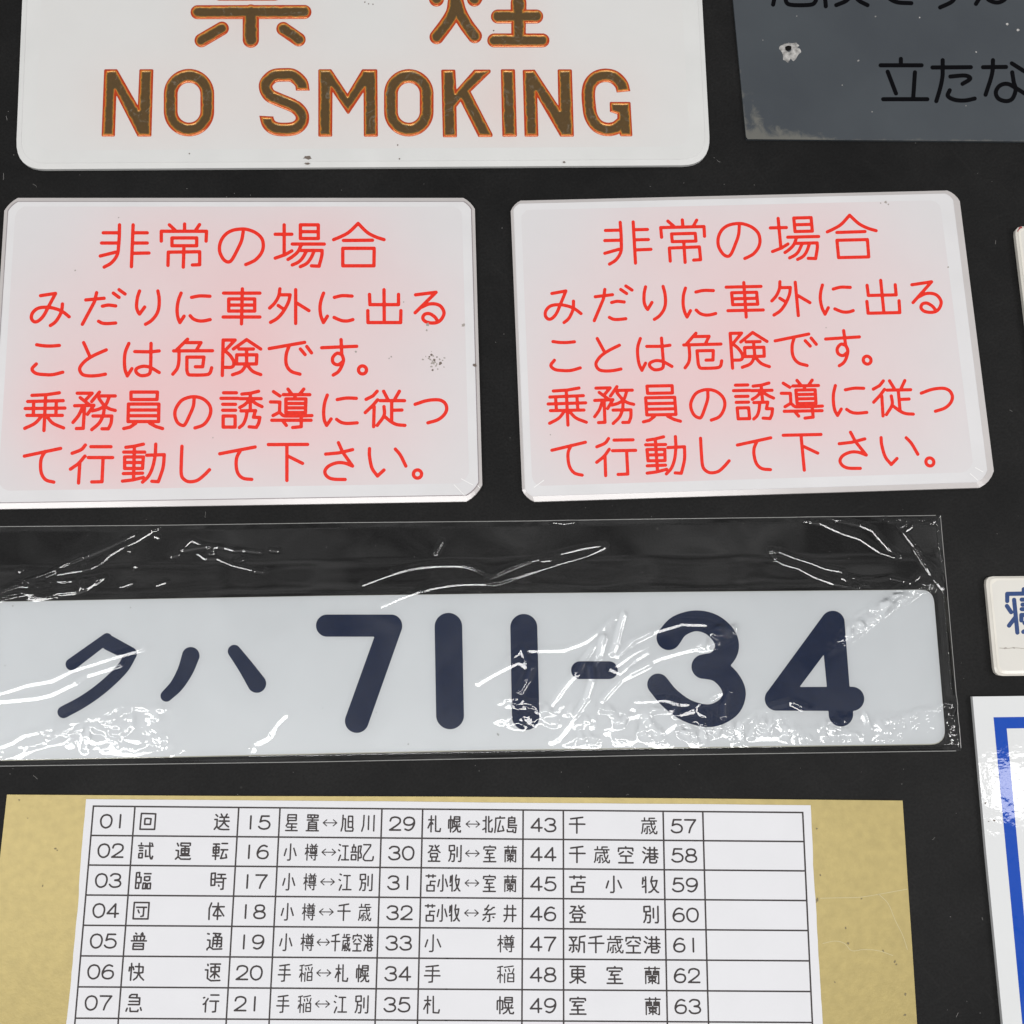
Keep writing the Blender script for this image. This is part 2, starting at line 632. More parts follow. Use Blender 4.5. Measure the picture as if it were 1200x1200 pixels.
# ------------------------------------------------------------------ red emergency notices
NOTICE = {
 '非': "@110,255; ~ 300,85 298,200 290,330 272,440 205,530 120,580; 110,178 285,178; 90,298 280,298; 75,450 255,405; 460,85 455,200 440,575; 470,178 625,178; 465,298 625,298; 460,418 645,415",
 '常': "@110,255; 790,275 790,160 1320,160 1315,275; 885,85 950,145; 1063,75 1063,150; 1238,82 1195,145; # 915,238 1205,238 1205,330 915,330; 868,560 872,405 1240,400 1240,552 1155,555; 1055,345 1048,580",
 'の1': "@230,255; ~ 550,165 530,270 480,380 420,490 375,520 320,490 275,400 280,300 330,210 410,155 510,135 600,140 700,180 770,250 785,340 760,420 700,490 640,525 580,550",
 '場': "@230,255; 1030,85 1030,440; 925,195 1120,195; 925,475 1040,435 1120,390; # 1220,85 1430,85 1430,245 1220,245; 1220,165 1430,165; 1125,310 1500,310; ~ 1230,320 1190,400 1130,455 1075,490; 1210,385 1475,385; ~ 1475,385 1470,450 1440,565; 1440,570 1350,565; ~ 1290,395 1240,480 1190,525 1125,555; ~ 1380,395 1340,480 1290,540 1220,575",
 '合': "@340,255; ~ 797,68 690,170 600,220 510,258; ~ 797,68 900,170 1000,225 1100,258; 625,268 965,265; # 617,360 985,360 982,565 617,565",
 'み': "@30,330; 175,165 350,138; ~ 350,140 270,290 210,400 150,460 100,470 68,430 80,370 140,315 240,300 340,315 430,350 510,412; ~ 432,262 420,350 380,430 340,480 290,515",
 'だ': "@30,330; 705,215 920,195; 832,130 805,240 665,500; ~ 900,288 970,275 1055,285; ~ 855,465 900,487 960,492 1055,485; 1028,135 1095,185; 1095,95 1165,145",
 'り': "@140,330; ~ 235,110 210,190 200,290 215,350 235,380; 235,380 295,298; ~ 450,110 465,200 460,310 430,390 370,460 305,500",
 'に1': "@140,330; ~ 722,135 690,220 675,330 685,420 708,480; 708,480 757,405; ~ 845,185 940,168 1060,172; ~ 828,400 870,440 930,460 990,460 1062,445",
 '車': "@250,330; 120,135 545,135; 340,85 330,495; # 180,203 485,203 485,345 180,345; 185,275 480,275; 115,415 545,415",
 '外': "@250,330; ~ 780,85 765,170 720,250 660,310; 780,155 900,155; ~ 900,155 880,240 820,350 750,430 670,478; 760,280 820,320; 965,95 965,490; 985,255 1120,340",
 'に2': "@360,330; ~ 192,135 165,210 150,300 160,400 190,480; 190,480 237,405; ~ 318,185 410,165 525,170; ~ 315,420 370,445 420,460 480,460 535,445",
 '出': "@360,330; 730,150 735,270 1070,270 1070,150; 900,95 903,470; 710,340 712,480 1095,480 1098,340",
 'る': "@420,330; 670,155 910,125 665,365; ~ 740,300 820,265 900,262 965,290 1003,360 980,430 930,475 860,485 790,470 755,430 775,385 830,375 890,410 925,455",
 'こ': "@25,390; ~ 180,140 260,152 350,155 445,148; ~ 175,365 125,425 170,475 270,490 370,490 485,462",
 'と': "@25,390; 730,115 800,270; ~ 995,200 860,260 760,320 695,390 685,440 720,490 800,505 900,500 985,485",
 'は': "@135,390; ~ 160,125 120,220 108,320 115,430 142,505; 142,505 195,420; ~ 230,220 330,222 420,222 515,212; 420,125 415,430; ~ 415,430 400,480 350,500 290,498 245,460 250,420 310,395 370,395 430,415 515,465",
 '危': "@135,390; 848,75 720,200; 830,115 1005,115 950,205; 685,212 1140,210; ~ 748,225 745,340 725,420 675,485; 940,398 1025,398 1040,285 840,285 840,440; ~ 840,440 855,485 900,495 1060,492 1110,470 1130,410",
 '険': "@245,390; 155,500 165,85 305,85 185,210; ~ 185,210 250,270 290,345 270,400 170,405; 285,190 440,80 605,190; 350,190 520,190; # 325,258 560,258 555,365 320,365; 440,200 440,365; ~ 440,365 380,450 275,492; ~ 440,370 510,450 605,490",
 'で': "@245,390; 705,185 1120,112; ~ 940,150 905,250 905,370 960,450 1065,485; 1070,190 1125,255; 1145,160 1200,235",
 'す': "@340,390; 370,175 780,158; 597,80 605,250; ~ 605,250 625,320 600,400 560,460 505,495; ~ 605,255 550,240 500,290 505,350 560,375 615,340",
 '。1': "@340,390; o 848,435,47",
 '乗': "@20,450; 175,133 350,125 495,103; 335,130 315,545; 125,205 540,195; 95,288 560,282; 115,368 530,368; 195,210 190,365; 460,205 455,365; ~ 290,375 210,460 90,520; ~ 345,375 420,460 545,515",
 '務': "@20,450; 705,108 880,108 800,190; 740,160 850,245; 675,255 900,250 825,355; ~ 770,265 720,370 655,450; 790,270 775,520 695,522; 965,95 875,205; 940,140 1150,140; ~ 1080,150 1040,240 970,290 880,315; ~ 960,170 1020,250 1080,290 1150,310; 1020,300 1010,370; ~ 1010,370 960,460 875,535; 890,375 1110,375; ~ 1110,375 1100,460 1070,525; 1070,525 995,525",
 '員': "@135,450; # 185,95 495,95 490,182 185,182; # 155,235 512,235 508,440 150,440; 160,305 505,305; 160,372 505,372; 240,460 175,505 100,522; 405,460 480,500 555,522",
 'の2': "@135,450; ~ 925,170 915,260 870,370 820,470 785,485 730,450 700,370 710,290 770,200 850,160 940,150 1030,175 1100,240 1120,320 1090,410 1030,480 935,515",
 '誘': "@250,450; 120,103 270,103; 90,168 290,168; 110,238 260,238; 110,308 260,308; # 115,375 255,375 255,505 115,505; 335,118 430,110 530,85; 310,172 560,172; 433,115 433,300; ~ 425,185 370,240 310,275; ~ 440,185 500,230 570,265; 325,315 495,312 470,390 545,392; ~ 545,392 530,460 505,505; 505,508 420,502; ~ 395,325 380,400 350,470 305,510",
 '導': "@250,450; 705,90 780,140; 670,210 780,212 775,330; 775,330 700,370; ~ 775,330 820,370 880,375 1000,375 1155,370; 875,60 920,120; 1060,60 1010,120; 820,125 1130,125; 960,130 955,165; # 850,175 1085,175 1080,335 850,335; 860,228 1075,228; 860,280 1075,280; 685,425 1145,425; 1030,385 1030,500 930,510; 820,440 855,485",
 'に3': "@360,450; ~ 235,130 205,220 193,320 200,420 228,485; 228,485 280,410; ~ 352,182 460,165 575,168; ~ 345,415 400,450 470,462 585,455",
 '従': "@360,450; 820,85 770,140 690,180; 825,185 770,250 680,335; 785,265 778,500; 895,85 945,180; 1080,85 1025,180; 855,195 1140,195; 990,200 990,440; 995,308 1110,305; ~ 900,265 900,370 820,485; ~ 900,375 980,440 1050,475 1145,485",
 'つ': "@420,450; ~ 665,238 780,200 880,185 960,190 1015,225 1035,290 1005,360 930,420 815,455",
 'て1': "@20,510; 85,245 510,155; ~ 330,190 285,270 275,370 290,460 340,525 430,550",
 '行': "@20,510; ~ 800,115 750,170 645,212; 865,135 1100,135; ~ 795,245 720,330 625,398; 735,330 720,560; 835,262 1120,262; 1008,270 995,545 875,548",
 '動': "@135,510; 125,142 220,130 330,105; 225,130 215,500; 100,198 345,198; # 110,255 330,255 320,390 110,390; 115,320 325,320; 95,450 320,445; 85,538 200,525 330,495; 475,105 470,230; ~ 470,230 440,370 390,480 320,550; 370,235 575,228; ~ 575,228 560,380 505,545; 505,545 430,540",
 'し': "@135,510; ~ 782,130 775,300 775,460 810,520 870,545 960,530 1040,470 1105,405",
 'て2': "@250,510; 75,218 490,138; ~ 320,175 275,260 268,360 290,450 350,505 450,518",
 '下': "@250,510; 645,110 1105,108; 862,115 862,530; 885,250 1045,330",
 'さ': "@370,510,8.571; 100,190 230,178 370,145; 228,75 270,170 370,310; ~ 370,310 290,280 210,278 130,310 92,360 110,410 170,440 295,445",
 'い': "@370,510,8.571; ~ 540,135 540,210 565,330 620,410; 620,410 685,350; ~ 800,140 850,200 905,310",
 '。2': "@370,510,8.571; o 1022,390,41",
}
NSTROKES = {k: parse(v) for k, v in NOTICE.items()}
HG = [0.9310113525524812, 0.1058701823619599, 568.3230805703445, -0.03133478232717257, 0.9874245286196155, 4.614562367902659, -3.0561118850753095e-05, 1.521988870258062e-05]


def to_right(s):
    w = HG[6] * s[:, 0] + HG[7] * s[:, 1] + 1
    return np.stack([(HG[0] * s[:, 0] + HG[1] * s[:, 1] + HG[2]) / w, (HG[3] * s[:, 0] + HG[4] * s[:, 1] + HG[5]) / w], -1)


MAT_RED = simple('red_filled_lettering', (0.76, 0.028, 0.014), rough=0.35, spec=0.3, noise=0.10, nscale=700)
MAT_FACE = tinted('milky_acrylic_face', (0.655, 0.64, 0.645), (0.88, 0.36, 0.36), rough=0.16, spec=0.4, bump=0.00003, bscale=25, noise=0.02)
MAT_EDGE = simple('milky_acrylic_edge', (0.69, 0.68, 0.685), rough=0.12, spec=0.5, noise=0.03, nscale=40)
MAT_SIDE = simple('acrylic_sawn_side', (0.52, 0.49, 0.48), rough=0.2, spec=0.5, noise=0.04, nscale=40)
MAT_LINE0 = simple('dark_laminate_line', (0.30, 0.26, 0.27), rough=0.4)
MAT_DIRT = simple('grey_brown_grime', (0.16, 0.13, 0.11), rough=0.8, spec=0.2)
MAT_DIRT2 = simple('faint_grime', (0.34, 0.31, 0.28), rough=0.8, spec=0.2)


def acrylic_plate(root, quad, radii, seg, w_side, w_band, thick, tintfn, step=6.0, mat_face=None, mat_edge=None, inner_r=0.6, k_=1.0, line=False):
    """clear-edged plate: sawn side, polished edge band, milky face"""
    mf = mat_face or MAT_FACE
    me = mat_edge or MAT_EDGE
    z = thick
    O = rounded(quad, radii, seg, k_)
    q1 = offset_poly(quad, w_side)
    r1 = [max(r - 0.6 * max(w_side), 3) for r in radii]
    I1 = rounded(q1, r1, seg, k_)
    q2 = offset_poly(q1, w_band)
    r2 = [max(r * inner_r, 4) for r in radii]
    I2 = rounded(q2, r2, seg, k_)
    loops_mesh('side_wall', [(O, 0.0004, z), (O, z * 0.72, z), (I1, z * 0.90, z)], MAT_SIDE if mat_edge is None else me, root, cap_bottom=True)
    c = I1.mean(0)
    I2b = I2 + (I2.mean(0) - I2) / np.hypot(*(I2.mean(0) - I2).T)[:, None] * 5.0
    I1b = I1 + (c - I1) / np.hypot(*(c - I1).T)[:, None] * 0.8
    loops_mesh('edge_band', [(I1, z * 0.90, z), (I1b, z * 0.975, z), (I2, z - 0.00001, z), (I2b, z - 0.00006, z)], me, root, smooth=False)
    if line:
        La = rounded(offset_poly(q1, -0.55), r1, seg, k_)
        Lb = rounded(offset_poly(q1, 0.35), r1, seg, k_)
        loops_mesh('edge_line', [(La, z * 0.90 + 0.00002, z), (I1, z * 0.90 + 0.00005, z), (Lb, z * 0.965 + 0.00003, z)], MAT_LINE0, root)
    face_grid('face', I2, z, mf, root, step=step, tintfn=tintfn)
    return O, I1, I2


T = 0.0030
left = thing('emergency_notice', 'white acrylic notice with red lettering and brown specks near its right edge, left of two', 'notice', 280, 410, 'red lettered acrylic notices side by side')
sL = [s for v in NSTROKES.values() for s in v]
acrylic_plate(left, [(5, 231), (556, 231), (565.6, 587), (-18, 596.5)], [15, 13, 19, 17], 4, [5, 4, 7, 5], [6, 11, 14, 9], T, painted_glow(sL, 42, 7.4), k_=0.3, line=True)
for k, s in NSTROKES.items():
    glyph('character', s, 2.05, T + 0.00004, MAT_RED, left, step=0.55)
for cx, cy, r, sd in [(505.5, 416, 1.6, 1), (509, 422, 1.7, 2), (516, 425.5, 2.0, 3), (503, 418, 1.0, 4), (507, 433.5, 1.3, 5), (512, 418.5, 0.9, 6)]:
    stain(left, MAT_DIRT, cx, cy, r, T + 0.00003, sd)
for k in range(26):
    stain(left, MAT_DIRT2, 509 + RNG.randn() * 5.5, 424 + RNG.randn() * 5.5, 0.4 + 0.7 * RNG.rand(), T + 0.00002 + k * 4e-7, 200 + k, stretch=1.4, ang=k)
for cx, cy, r, sd in [(501, 380.5, 2.2, 9), (500, 387, 1.2, 10), (473, 354, 0.8, 11), (543, 381, 2.0, 12), (417, 412, 1.2, 13), (458.5, 418, 1.0, 14), (88, 317, 1.0, 15), (249.5, 513, 0.8, 16), (139, 255, 0.8, 17), (456, 420, .8, 18)]:
    stain(left, MAT_DIRT2, cx, cy, r, T + 0.00005, sd)
stain(left, MAT_DIRT, 556.5, 428, 2.2, T + 0.00006, 19)

MAT_GLINT = simple('painted_corner_glint', (0.86, 0.85, 0.84), rough=0.1)  # pale strips painting bright reflections at the notice corners
for t in ("@0,0,1; 540.5,561 554.5,568.5; 532,568 544,580; 560,569 562,571.5",):
    for s in parse(t):
        glyph('painted_glint', [s], 0.42, T + 0.00006, MAT_GLINT, left, step=0.25)

right = thing('emergency_notice', 'white acrylic notice with red lettering, clean and lying askew, right of two', 'notice', 885, 405, 'red lettered acrylic notices side by side')
sR = [to_right(s) for s in sL]
acrylic_plate(right, [(598, 234.5), (1124, 222), (1168, 570.5), (612.5, 588)], [12, 13, 19, 14], 4, [4, 8, 6, 3], [8, 16, 12, 9], T, painted_glow(sR, 42, 6.0), k_=0.4)
for k, s in NSTROKES.items():
    glyph('character', [to_right(q) for q in s], 1.95, T + 0.00004, MAT_RED, right, step=0.55)
for cx, cy, r, sd in [(1038, 237, 1.8, 21), (1041, 239.5, 1.0, 22), (1032, 238, .8, 23), (1111, 313, 1.0, 24), (645, 509.5, .8, 25), (968, 384, .7, 26)]:
    stain(right, MAT_DIRT2, cx, cy, r, T + 0.00003, sd)

for s in parse("@0,0,1; 1143,548 1152,553; 1137,555 1146,563; 626,571 637,563"):
    glyph('painted_glint', [s], 0.5, T + 0.00006, MAT_GLINT, right, step=0.25)

# ------------------------------------------------------------------ NO SMOKING plate
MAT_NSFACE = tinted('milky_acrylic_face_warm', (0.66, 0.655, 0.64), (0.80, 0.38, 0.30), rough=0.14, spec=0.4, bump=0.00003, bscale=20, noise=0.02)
MAT_NSEDGE = simple('milky_acrylic_edge_warm', (0.665, 0.665, 0.65), rough=0.12, spec=0.5, noise=0.03, nscale=40)


def groove_material():
    m, nt, b = new_mat('corroded_gilt_and_red_enamel')
    at = nt.nodes.new('ShaderNodeAttribute')
    at.attribute_name = 'tint'
    tc = nt.nodes.new('ShaderNodeTexCoord')
    n = nt.nodes.new('ShaderNodeTexNoise')
    n.inputs['Scale'].default_value = 420
    n.inputs['Detail'].default_value = 5
    add = nt.nodes.new('ShaderNodeMath')
    add.operation = 'MULTIPLY_ADD'
    add.inputs[1].default_value = 0.9
    L = nt.links.new
    L(tc.outputs['Object'], n.inputs['Vector'])
    nl = nt.nodes.new('ShaderNodeTexNoise')
    nl.inputs['Scale'].default_value = 130
    nl.inputs['Detail'].default_value = 4
    L(tc.outputs['Object'], nl.inputs['Vector'])
    av = nt.nodes.new('ShaderNodeMath')
    av.operation = 'MULTIPLY_ADD'
    av.inputs[1].default_value = 1.0
    hf = nt.nodes.new('ShaderNodeMath')
    hf.operation = 'MULTIPLY'
    hf.inputs[1].default_value = 0.5
    L(nl.outputs['Fac'], av.inputs[0])
    L(n.outputs['Fac'], av.inputs[2])
    L(av.outputs[0], hf.inputs[0])
    L(hf.outputs[0], add.inputs[0])
    sub = nt.nodes.new('ShaderNodeMath')
    sub.operation = 'SUBTRACT'
    sub.inputs[1].default_value = 0.45
    L(at.outputs['Fac'], add.inputs[2])
    L(add.outputs[0], sub.inputs[0])
    r = nt.nodes.new('ShaderNodeValToRGB')
    cr = r.color_ramp
    cr.elements[0].position = 0.0
    cr.elements[0].color = (0.42, 0.035, 0.010, 1)
    cr.elements[1].position = 1.0
    cr.elements[1].color = (0.080, 0.050, 0.022, 1)
    for p, c in ((0.26, (0.45, 0.045, 0.010)), (0.36, (0.58, 0.17, 0.025)), (0.45, (0.42, 0.19, 0.03)), (0.56, (0.11, 0.066, 0.024)), (0.80, (0.068, 0.045, 0.022))):
        e = cr.elements.new(p)
        e.color = (*c, 1)
    L(sub.outputs[0], r.inputs['Fac'])
    # greyish bloom over the brown
    n2 = nt.nodes.new('ShaderNodeTexNoise')
    n2.inputs['Scale'].default_value = 120
    n2.inputs['Detail'].default_value = 9
    n2.inputs['Roughness'].default_value = 0.72
    n2.inputs['Distortion'].default_value = 1.5
    r2 = nt.nodes.new('ShaderNodeValToRGB')
    r2.color_ramp.elements[0].position = 0.56
    r2.color_ramp.elements[1].position = 0.66
    L(tc.outputs['Object'], n2.inputs['Vector'])
    L(n2.outputs['Fac'], r2.inputs['Fac'])
    gt = nt.nodes.new('ShaderNodeMath')
    gt.operation = 'GREATER_THAN'
    gt.inputs[1].default_value = 0.5
    L(sub.outputs[0], gt.inputs[0])
    mu = nt.nodes.new('ShaderNodeMath')
    mu.operation = 'MULTIPLY'
    L(gt.outputs[0], mu.inputs[0])
    L(r2.outputs['Color'], mu.inputs[1])
    mu2 = nt.nodes.new('ShaderNodeMath')
    mu2.operation = 'MULTIPLY'
    mu2.inputs[1].default_value = 0.55
    L(mu.outputs[0], mu2.inputs[0])
    mx = nt.nodes.new('ShaderNodeMix')
    mx.data_type = 'RGBA'
    mx.inputs['B'].default_value = (0.21, 0.19, 0.155, 1)
    L(mu2.outputs[0], mx.inputs['Factor'])
    L(r.outputs['Color'], mx.inputs['A'])
    L(mx.outputs['Result'], b.inputs['Base Color'])
    b.inputs['Roughness'].default_value = 0.22
    b.inputs['Specular IOR Level'].default_value = 1.0
    b.inputs['Specular Tint'].default_value = (1.0, 0.62, 0.30, 1)
    bp = nt.nodes.new('ShaderNodeBump')
    bp.inputs['Distance'].default_value = 0.00012
    L(n.outputs['Fac'], bp.inputs['Height'])
    L(bp.outputs['Normal'], b.inputs['Normal'])
    return m


MAT_GROOVE = groove_material()
ns = thing('no_smoking_sign', 'large white acrylic plate reading NO SMOKING in brown letters with orange edges', 'sign', 425, 90)

# letters: fields
def f_strokes(txt, caps=()):
    st = parse(txt)
    def f(X, Y):
        D = stroke_field(X, Y, st, 8.0)
        for (x, y, nx, ny) in caps:       # saw an end square
            near = np.hypot(X - x, Y - y) < 13
            L = math.hypot(nx, ny)
            D = np.where(near, np.maximum(D, ((X - x) * nx + (Y - y) * ny) / L), D)
        return D
    return f, st


def f_poly(ox, oy, s, pts, rr=1.6):
    P = np.array([[ox + a / s, oy + b / s] for a, b in pts])
    Q = offset_poly(P, rr)
    return (lambda X, Y: poly_field(X, Y, Q) - rr), P


def arcO(ox, oy, s, cx, r, ytop, ybot, hw):
    pts = []
    for k in range(25):
        a = math.pi + math.pi * k / 24
        pts.append((cx + r * math.cos(a), ytop + r * math.sin(a)))
    for k in range(25):
        a = math.pi * k / 24
        pts.append((cx + r * math.cos(a), ybot + r * math.sin(a)))
    pts.append(pts[0])
    return np.array([[ox + a / s, oy + b / s, hw / s] for a, b in pts])


NSL = []
S75 = 7.5
f, P = f_poly(110, 70, S75, [(90, 83), (205, 83), (386, 400), (400, 83), (524, 83), (506, 676), (385, 676), (198, 312), (185, 676), (67, 676)])
NSL.append((f, (117, 79, 181, 162)))
o1 = arcO(110, 70, S75, 836, 161, 302, 452, 61)
NSL.append(((lambda X, Y, o=o1: stroke_field(X, Y, [o], 8)), (190, 79, 253, 161)))
f, st = f_strokes("@290,70,7.5; ~ 487,275,60 470,200,60 400,140,60 320,133,60 230,143,60 168,200,60 162,255,60 195,312,60 260,345,60 340,378,60 425,418,60 478,480,60 475,550,60 420,600,60 330,613,60 240,603,60 185,560,60 162,480,60",
                  caps=[(290 + 486 / 7.5, 70 + 272 / 7.5, 0, 1), (290 + 165 / 7.5, 70 + 495 / 7.5, 0.05, -1)])
NSL.append((f, (301, 79, 365, 162)))
f, P = f_poly(290, 70, S75, [(622, 83), (737, 83), (879, 297), (1008, 83), (1142, 83), (1147, 677), (1022, 677), (1020, 285), (885, 486), (748, 283), (745, 677), (622, 677)])
NSL.append((f, (371, 79, 445, 163)))
o2 = arcO(440, 70, S75, 293, 157, 300, 457, 61)
NSL.append(((lambda X, Y, o=o2: stroke_field(X, Y, [o], 8)), (448, 79, 510, 162)))
f, P = f_poly(440, 70, S75, [(577, 86), (702, 86), (712, 262), (868, 86), (1014, 86), (1012, 112), (838, 280), (1030, 655), (1028, 680), (905, 680), (748, 368), (712, 415), (717, 682), (592, 682)])
NSL.append((f, (515, 79, 579, 163)))
f, P = f_poly(590, 70, S75, [(-24, 83), (102, 83), (119, 677), (-10, 677)])
NSL.append((f, (585, 79, 608, 163)))
f, P = f_poly(590, 70, S75, [(168, 88), (275, 86), (482, 402), (475, 84), (602, 84), (620, 677), (500, 677), (298, 330), (308, 677), (185, 677)])
NSL.append((f, (610, 79, 675, 163)))
gc, st = f_strokes("@590,70,7.5; ~ 1056,285,60 1035,215,60 975,155,60 897,137,60 820,155,60 765,210,60 746,290,60 752,400,60 770,500,60 825,580,60 905,612,60 985,600,60 1040,560,60",
                   caps=[(590 + 1050 / 7.5, 70 + 283 / 7.5, 0.1, 1)])
gp, P = f_poly(590, 70, S75, [(933, 370), (1117, 370), (1134, 674), (1030, 674), (1000, 612), (1000, 480), (935, 458)])
NSL.append(((lambda X, Y: np.minimum(gc(X, Y), gp(X, Y))), (679, 77, 744, 162)))
KN = [
    ("@215,0,7.5; 124,107,62 1063,105,62; 592,110,72 592,348,72; 338,250,61 158,355,61; 877,253,61 1013,347,61; 320,-56,62 800,-56,62", (222, -20, 368, 58)),
    ("@495,0,7.5; 105,-70,66 124,-8,66; 490,-70,66 457,-8,66; 292,-70,68 292,0,68; ~ 292,0,68 272,110,66 212,210,64 126,325,64; ~ 292,0,68 325,110,66 388,220,64 460,316,64; 845,-60,66 845,320,64; 845,28,70 845,70,70; 664,145,62 1000,145,62; 632,355,62 1055,355,62", (500, -20, 648, 58)),
]
nstr = []
for txt, bx in KN:
    st = parse(txt)
    nstr += st
    NSL.append(((lambda X, Y, st=st: stroke_field(X, Y, st, 8)), bx))
for bx in [q[1] for q in NSL[:9]]:
    nstr.append(np.array([[bx[0] + 10, bx[1] + 5], [bx[0] + 10, bx[3] - 5]]))
    nstr.append(np.array([[bx[2] - 10, bx[1] + 5], [bx[2] - 10, bx[3] - 5]]))
NT = 0.0030
acrylic_plate(ns, [(33, -190), (813, -190), (833.5, 192.5), (17, 197.5)], [30, 30, 34, 34], 8, [5, 5, 6, 6], [9, 19, 15, 17], NT, painted_glow(nstr, 28, 5.5), mat_face=MAT_NSFACE, mat_edge=MAT_NSEDGE, step=8.0, inner_r=0.62)


def groove_relief(d, V):
    e = np.clip(d / 2.0, 0, 1)
    e = e * e * (3 - 2 * e)
    inn = np.clip((d - 2.0) / 2.2, 0, 1)
    return 0.00038 * e - 0.00036 * inn * inn * (3 - 2 * inn)


def groove_tint(d, V):
    t = np.clip(d / 6.6, 0, 1)
    return t[:, None]


for f, bx in NSL:
    glyph('letter', [], 8, NT + 0.00003, MAT_GROOVE, ns, step=0.52, field=f, box=(bx[0] - 1, bx[1] - 1, bx[2] + 1, bx[3] + 1), relief=groove_relief, tint=groove_tint)
for cx, cy, r, sd, sx in [(360, 184.5, 2.2, 31, 2.2), (360, 191.5, 1.2, 32, 2.6), (222, 180, .9, 33, 1), (427.5, 2.5, .9, 34, 1), (432, 4.5, .8, 35, 1), (437, 5, .8, 36, 1), (466, 170, .9, 37, 1), (468, 186, .9, 38, 1), (661, 190, 1.0, 39, 1.5), (578.5, 36, .9, 40, 1)]:
    stain(ns, MAT_DIRT, cx, cy, r, NT + 0.00005, sd, stretch=sx)

# ------------------------------------------------------------------ grey plate, top right
def worn_grey():
    m, nt, b = new_mat('grey_painted_metal_worn')
    L = nt.links.new
    tc = nt.nodes.new('ShaderNodeTexCoord')
    n = nt.nodes.new('ShaderNodeTexNoise')
    n.inputs['Scale'].default_value = 16
    n.inputs['Detail'].default_value = 8
    r = nt.nodes.new('ShaderNodeValToRGB')
    r.color_ramp.elements[0].position = 0.3
    r.color_ramp.elements[0].color = (0.044, 0.051, 0.060, 1)
    r.color_ramp.elements[1].position = 0.75
    r.color_ramp.elements[1].color = (0.062, 0.072, 0.081, 1)
    L(tc.outputs['Object'], n.inputs['Vector'])
    L(n.outputs['Fac'], r.inputs['Fac'])
    at = nt.nodes.new('ShaderNodeAttribute')
    at.attribute_name = 'tint'
    n2 = nt.nodes.new('ShaderNodeTexNoise')
    n2.inputs['Scale'].default_value = 170
    n2.inputs['Detail'].default_value = 8
    n2.inputs['Roughness'].default_value = 0.7
    n2.inputs['Distortion'].default_value = 0.8
    L(tc.outputs['Object'], n2.inputs['Vector'])
    ad = nt.nodes.new('ShaderNodeMath')
    L(at.outputs['Fac'], ad.inputs[0])
    L(n2.outputs['Fac'], ad.inputs[1])
    r2 = nt.nodes.new('ShaderNodeValToRGB')
    r2.color_ramp.elements[0].position = 0.74
    r2.color_ramp.elements[1].position = 1.0
    L(ad.outputs[0], r2.inputs['Fac'])
    mm = nt.nodes.new('ShaderNodeMath')
    mm.operation = 'MULTIPLY'
    mm.inputs[1].default_value = 0.5
    L(r2.outputs['Color'], mm.inputs[0])
    mx = nt.nodes.new('ShaderNodeMix')
    mx.data_type = 'RGBA'
    mx.inputs['B'].default_value = (0.21, 0.20, 0.165, 1)
    L(mm.outputs[0], mx.inputs['Factor'])
    L(r.outputs['Color'], mx.inputs['A'])
    L(mx.outputs['Result'], b.inputs['Base Color'])
    b.inputs['Roughness'].default_value = 0.42
    b.inputs['Specular IOR Level'].default_value = 0.4
    bp = nt.nodes.new('ShaderNodeBump')
    bp.inputs['Distance'].default_value = 0.00006
    L(n2.outputs['Fac'], bp.inputs['Height'])
    L(bp.outputs['Normal'], b.inputs['Normal'])
    return m


MAT_GREY = worn_grey()
MAT_BLACKINK = simple('black_paint_lettering', (0.002, 0.002, 0.003), rough=0.5, spec=0.06)
MAT_BARE = simple('bare_metal_scar', (0.36, 0.35, 0.335), rough=0.5, noise=0.5, nscale=500, bump=0.0002, bscale=600)
MAT_HOLE = simple('screw_hole_dark', (0.008, 0.007, 0.006), rough=0.9, spec=0.1)
gs = thing('warning_plate', 'dark grey metal plate with black lettering, a screw hole and a worn corner', 'sign', 1030, 80)
GT = 0.0012
gq = np.array([(840, -200), (1330, -200), (1345, 167), (874.5, 163)], float)
gq = rounded(gq, 1.5, 2)


def grey_wear(V):
    x, y = V[:, 0], V[:, 1]
    lx = 859.5 + (y / 163.) * 15
    by = 163 + (x - 874.5) * 0.008
    dl = x - lx
    db = by - y
    w = 0.44 * np.exp(-np.hypot(np.maximum(dl, 0) / 26, np.maximum(db, 0) / 16)) + 0.34 * np.exp(-db / 2.6) + 0.28 * np.exp(-dl / 3.0) * (y > 60)
    w += 0.34 * np.exp(-((dl - 52) / 38) ** 2 - (db / 15) ** 2) + 0.30 * np.exp(-((dl - 14) / 9) ** 2 - ((db - 30) / 26) ** 2)
    return np.clip(w, 0, 1)[:, None]


